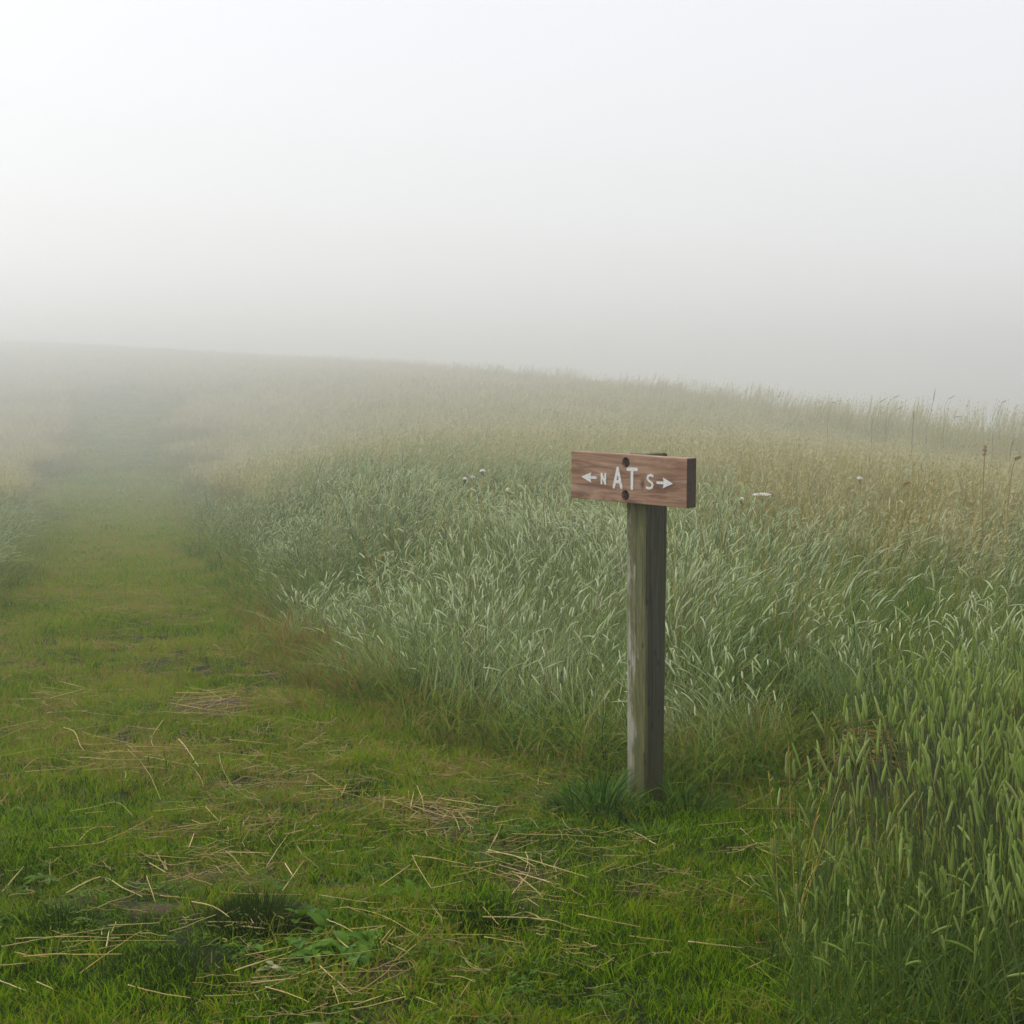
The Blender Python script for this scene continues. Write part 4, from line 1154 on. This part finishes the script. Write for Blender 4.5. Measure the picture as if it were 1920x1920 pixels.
# ------------------------------------------------------------------ white flowers
def umbel(px, py, depth, width, label, flat=.12):
    width *= .72
    X, Y, Z = at_depth(px, py, depth); z0 = float(terrain(X, Y))
    e = empty('white_flower', (X, Y, z0)); tag(e, label, 'wildflower', 'white flowers in the meadow')
    st = MB(); H = Z - z0
    st.tube(bend((0, 0, 0), 0, .0, .02, H - .03, 4), [.0022, .002, .0018, .0016, .0015], 4, 0, .5)
    for i in range(10):
        a = i * 2.4; q = width / 2 * math.sqrt((i + .5) / 10)
        st.tube([Vector((.005, 0, H - .03)), Vector((q * .6 * math.cos(a), q * .6 * math.sin(a), H - .008)), Vector((q * math.cos(a), q * math.sin(a), H))], [.0009] * 3, 3, 0, .5)
    st.build('stem', M_tstem, e)
    fl = MB()
    for i in range(70):
        a = i * 2.4; q = width / 2 * math.sqrt((i + .5) / 70)
        c = Vector((q * math.cos(a), q * math.sin(a), H + .004 + flat * .1 * (1 - (2 * q / width) ** 2) + rnd(-.002, .003)))
        r = rnd(.004, .0065); t0 = rnd(0, 6.28)
        fl.add([c + Vector((r * math.cos(t0 + k * 1.2566), r * math.sin(t0 + k * 1.2566), rnd(-.001, .003))) for k in range(5)] + [c + Vector((0, 0, .005))], [(k, (k + 1) % 5, 5) for k in range(5)])
    fl.build('flower_head', M_white, e)
umbel(905, 885, 14.0, .06, 'topmost white flower head of the loose cluster left of the sign board')
umbel(886, 897, 13.8, .045, 'white flower head at the lower right of the loose cluster left of the board')
umbel(872, 900, 13.8, .045, 'white flower head at the left end of the loose cluster left of the board')
umbel(953, 920, 13.4, .05, 'lone white flower head nearest the left end of the sign board')
umbel(1428, 930, 11.6, .17, 'wide flat white flower head standing in grass right of the sign board')
umbel(1390, 938, 11.8, .05, 'small white flower head just left of the wide flat one')
umbel(1612, 899, 13.0, .05, 'faint white flower head among golden stalks right of the sign')

# ------------------------------------------------------------------ stalks standing above the meadow
def stalk(pl, depth, r, label, kind='plume', mat=None, name='seeding_grass_stalk', group='tall stalks against the fog'):
    if depth > 17: depth, r = depth * 1.5, r * 1.1
    """pl: photo pixels from the head's tip down the visible stem; stands at one depth, continued to the ground"""
    pts = [Vector(at_depth(px, py, depth)) for px, py in pl][::-1]
    low = pts[0]; z0 = float(terrain(low.x, low.y))
    e = empty(name, (low.x, low.y, z0)); tag(e, label, 'grass stalk', group)
    base = Vector((low.x - .02, low.y, z0)); O = Vector((low.x, low.y, z0))
    pth = [base, base.lerp(low, .5)] + pts
    mb = MB(); n = len(pth)
    mb.tube([p - O for p in pth], [r * (1.2 - .6 * i / n) for i in range(n)], 4, 0, .5)
    mb.build('stem', mat or M_dkstalk, e)
    hd = MB()
    a, b = pts[-2], pts[-1]
    L = (b - a).length
    if kind == 'plume':
        for i in range(26):
            f = i / 26; c = a.lerp(b, f) - O; d = (b - a).normalized()
            o_ = Vector((rnd(-1, 1), rnd(-1, 1), rnd(-1, .3))).normalized()
            l_ = rnd(.012, .03) * (1.15 - f)
            s_ = d.cross(o_).normalized() * .0035
            hd.add([c, c + (d * .8 + o_ * .6) * l_ * .5 + s_, c + (d + o_ * .5) * l_, c + (d * .8 + o_ * .6) * l_ * .5 - s_], [(0, 1, 2, 3)])
        hd.tube([a.lerp(b, k / 4) - O for k in range(5)], [r * .7, r * 1.7, r * 1.9, r * 1.4, r * .5], 5, 0)
    elif kind == 'spike':
        hd.tube([a.lerp(b, k / 4) - O for k in range(5)], [r * 1.2, r * 1.9, r * 1.8, r * 1.3, r * .4], 5, 0)
    else:                                                   # clustered dock seeds
        for i in range(120):
            f = R.random(); c = a.lerp(b, f) - O + Vector((R.gauss(0, .006), R.gauss(0, .006), rnd(-.008, .008)))
            q = rnd(.0025, .005)
            o1, o2 = Vector((rnd(-1, 1), rnd(-1, 1), rnd(-1, 1))).normalized(), Vector((rnd(-1, 1), rnd(-1, 1), rnd(-1, 1))).normalized()
            hd.add([c - o1 * q, c + o2 * q, c + o1 * q, c - o2 * q], [(0, 1, 2, 3)])
    hd.build('seed_head', M_rust if kind == 'dock' else (mat or M_dkstalk), e)
stalk([(1754, 727), (1750, 752), (1745, 775), (1738, 800)], 23.5, .004, 'tallest straight dark stalk rising against the fog at the right skyline', 'spike')
stalk([(1714, 769), (1713, 785), (1711, 805)], 22.0, .006, 'short dark stake-like stalk on the right skyline', 'spike')
stalk([(1792, 741), (1778, 748), (1772, 760), (1770, 785)], 23.5, .003, 'drooping plume leaning right of the tallest dark stalk')
stalk([(1566, 754), (1560, 755), (1553, 775), (1552, 800)], 23.0, .0035, 'hooked seed head alone on the skyline right of the sign')
stalk([(1665, 745), (1650, 754), (1641, 764), (1635, 800)], 23.0, .003, 'arching plume on the skyline, left of a matching pair')
stalk([(1687, 741), (1675, 746), (1666, 756), (1660, 800)], 23.0, .003, 'arching plume on the skyline, right of a matching pair')
stalk([(1693, 762), (1682, 768), (1670, 780), (1662, 810)], 22.5, .0028, 'lower thin plume beneath the matching pair on the skyline')
stalk([(1804, 781), (1788, 782), (1775, 790), (1765, 815)], 22.0, .003, 'plume bent flat just below the tallest dark stalk')
stalk([(1887, 750), (1878, 756), (1872, 775), (1862, 800)], 22.5, .0035, 'drooping seed head at the far right of the skyline')
stalk([(1902, 822), (1897, 835), (1894, 850)], 18.0, .005, 'thick dark spike at the right edge below the skyline', 'spike')
stalk([(1848, 836), (1846, 853), (1845, 880), (1842, 960), (1843, 1010)], 11.5, .0035, 'rust-topped dock stem standing upright near the right edge', 'dock', M_goldone, 'dock_stem', 'rusty dock stems')
stalk([(1914, 856), (1904, 862), (1899, 875), (1890, 940)], 11.5, .003, 'rusty bent dock stem cut by the right edge of the view', 'dock', M_goldone, 'dock_stem', 'rusty dock stems')
stalk([(1705, 904), (1694, 910), (1690, 925), (1680, 980)], 12.0, .0025, 'small brown nodding head among golden stalks right of the sign', 'dock', M_goldone, 'dock_stem', 'rusty dock stems')

# ------------------------------------------------------------------ haze
zmin = float(gv[:, 2].min())
hx, hy0, hy1, hz0, hz1 = float(max(gx[-1], -gx[0])) + 5, float(gy[0]) - 5, float(gy[-1]) + 5, zmin - 1.0, max(float(gv[:, 2].max()) + 1.4, 2.6)
bm = bmesh.new()
bmesh.ops.create_cube(bm, size=1.0)
for v in bm.verts:
    v.co = Vector((v.co.x * 2 * hx, (v.co.y + .5) * (hy1 - hy0) + hy0, (v.co.z + .5) * (hz1 - hz0) + hz0))
hm = bpy.data.meshes.new('haze'); bm.to_mesh(hm); bm.free()
m, t, out = nt('fog')
pv = t.nodes.new('ShaderNodeVolumePrincipled')
pv.inputs['Color'].default_value = (1.0, 1.0, 1.0, 1)
pv.inputs['Density'].default_value = HAZE_DENSITY
pv.inputs['Anisotropy'].default_value = 0.84
t.links.new(pv.outputs[0], out.inputs['Volume'])
hm.materials.append(m)
haze = bpy.data.objects.new('haze', hm); C.objects.link(haze)
tag(haze, 'pale grey fog lying over the meadow', kind='stuff')
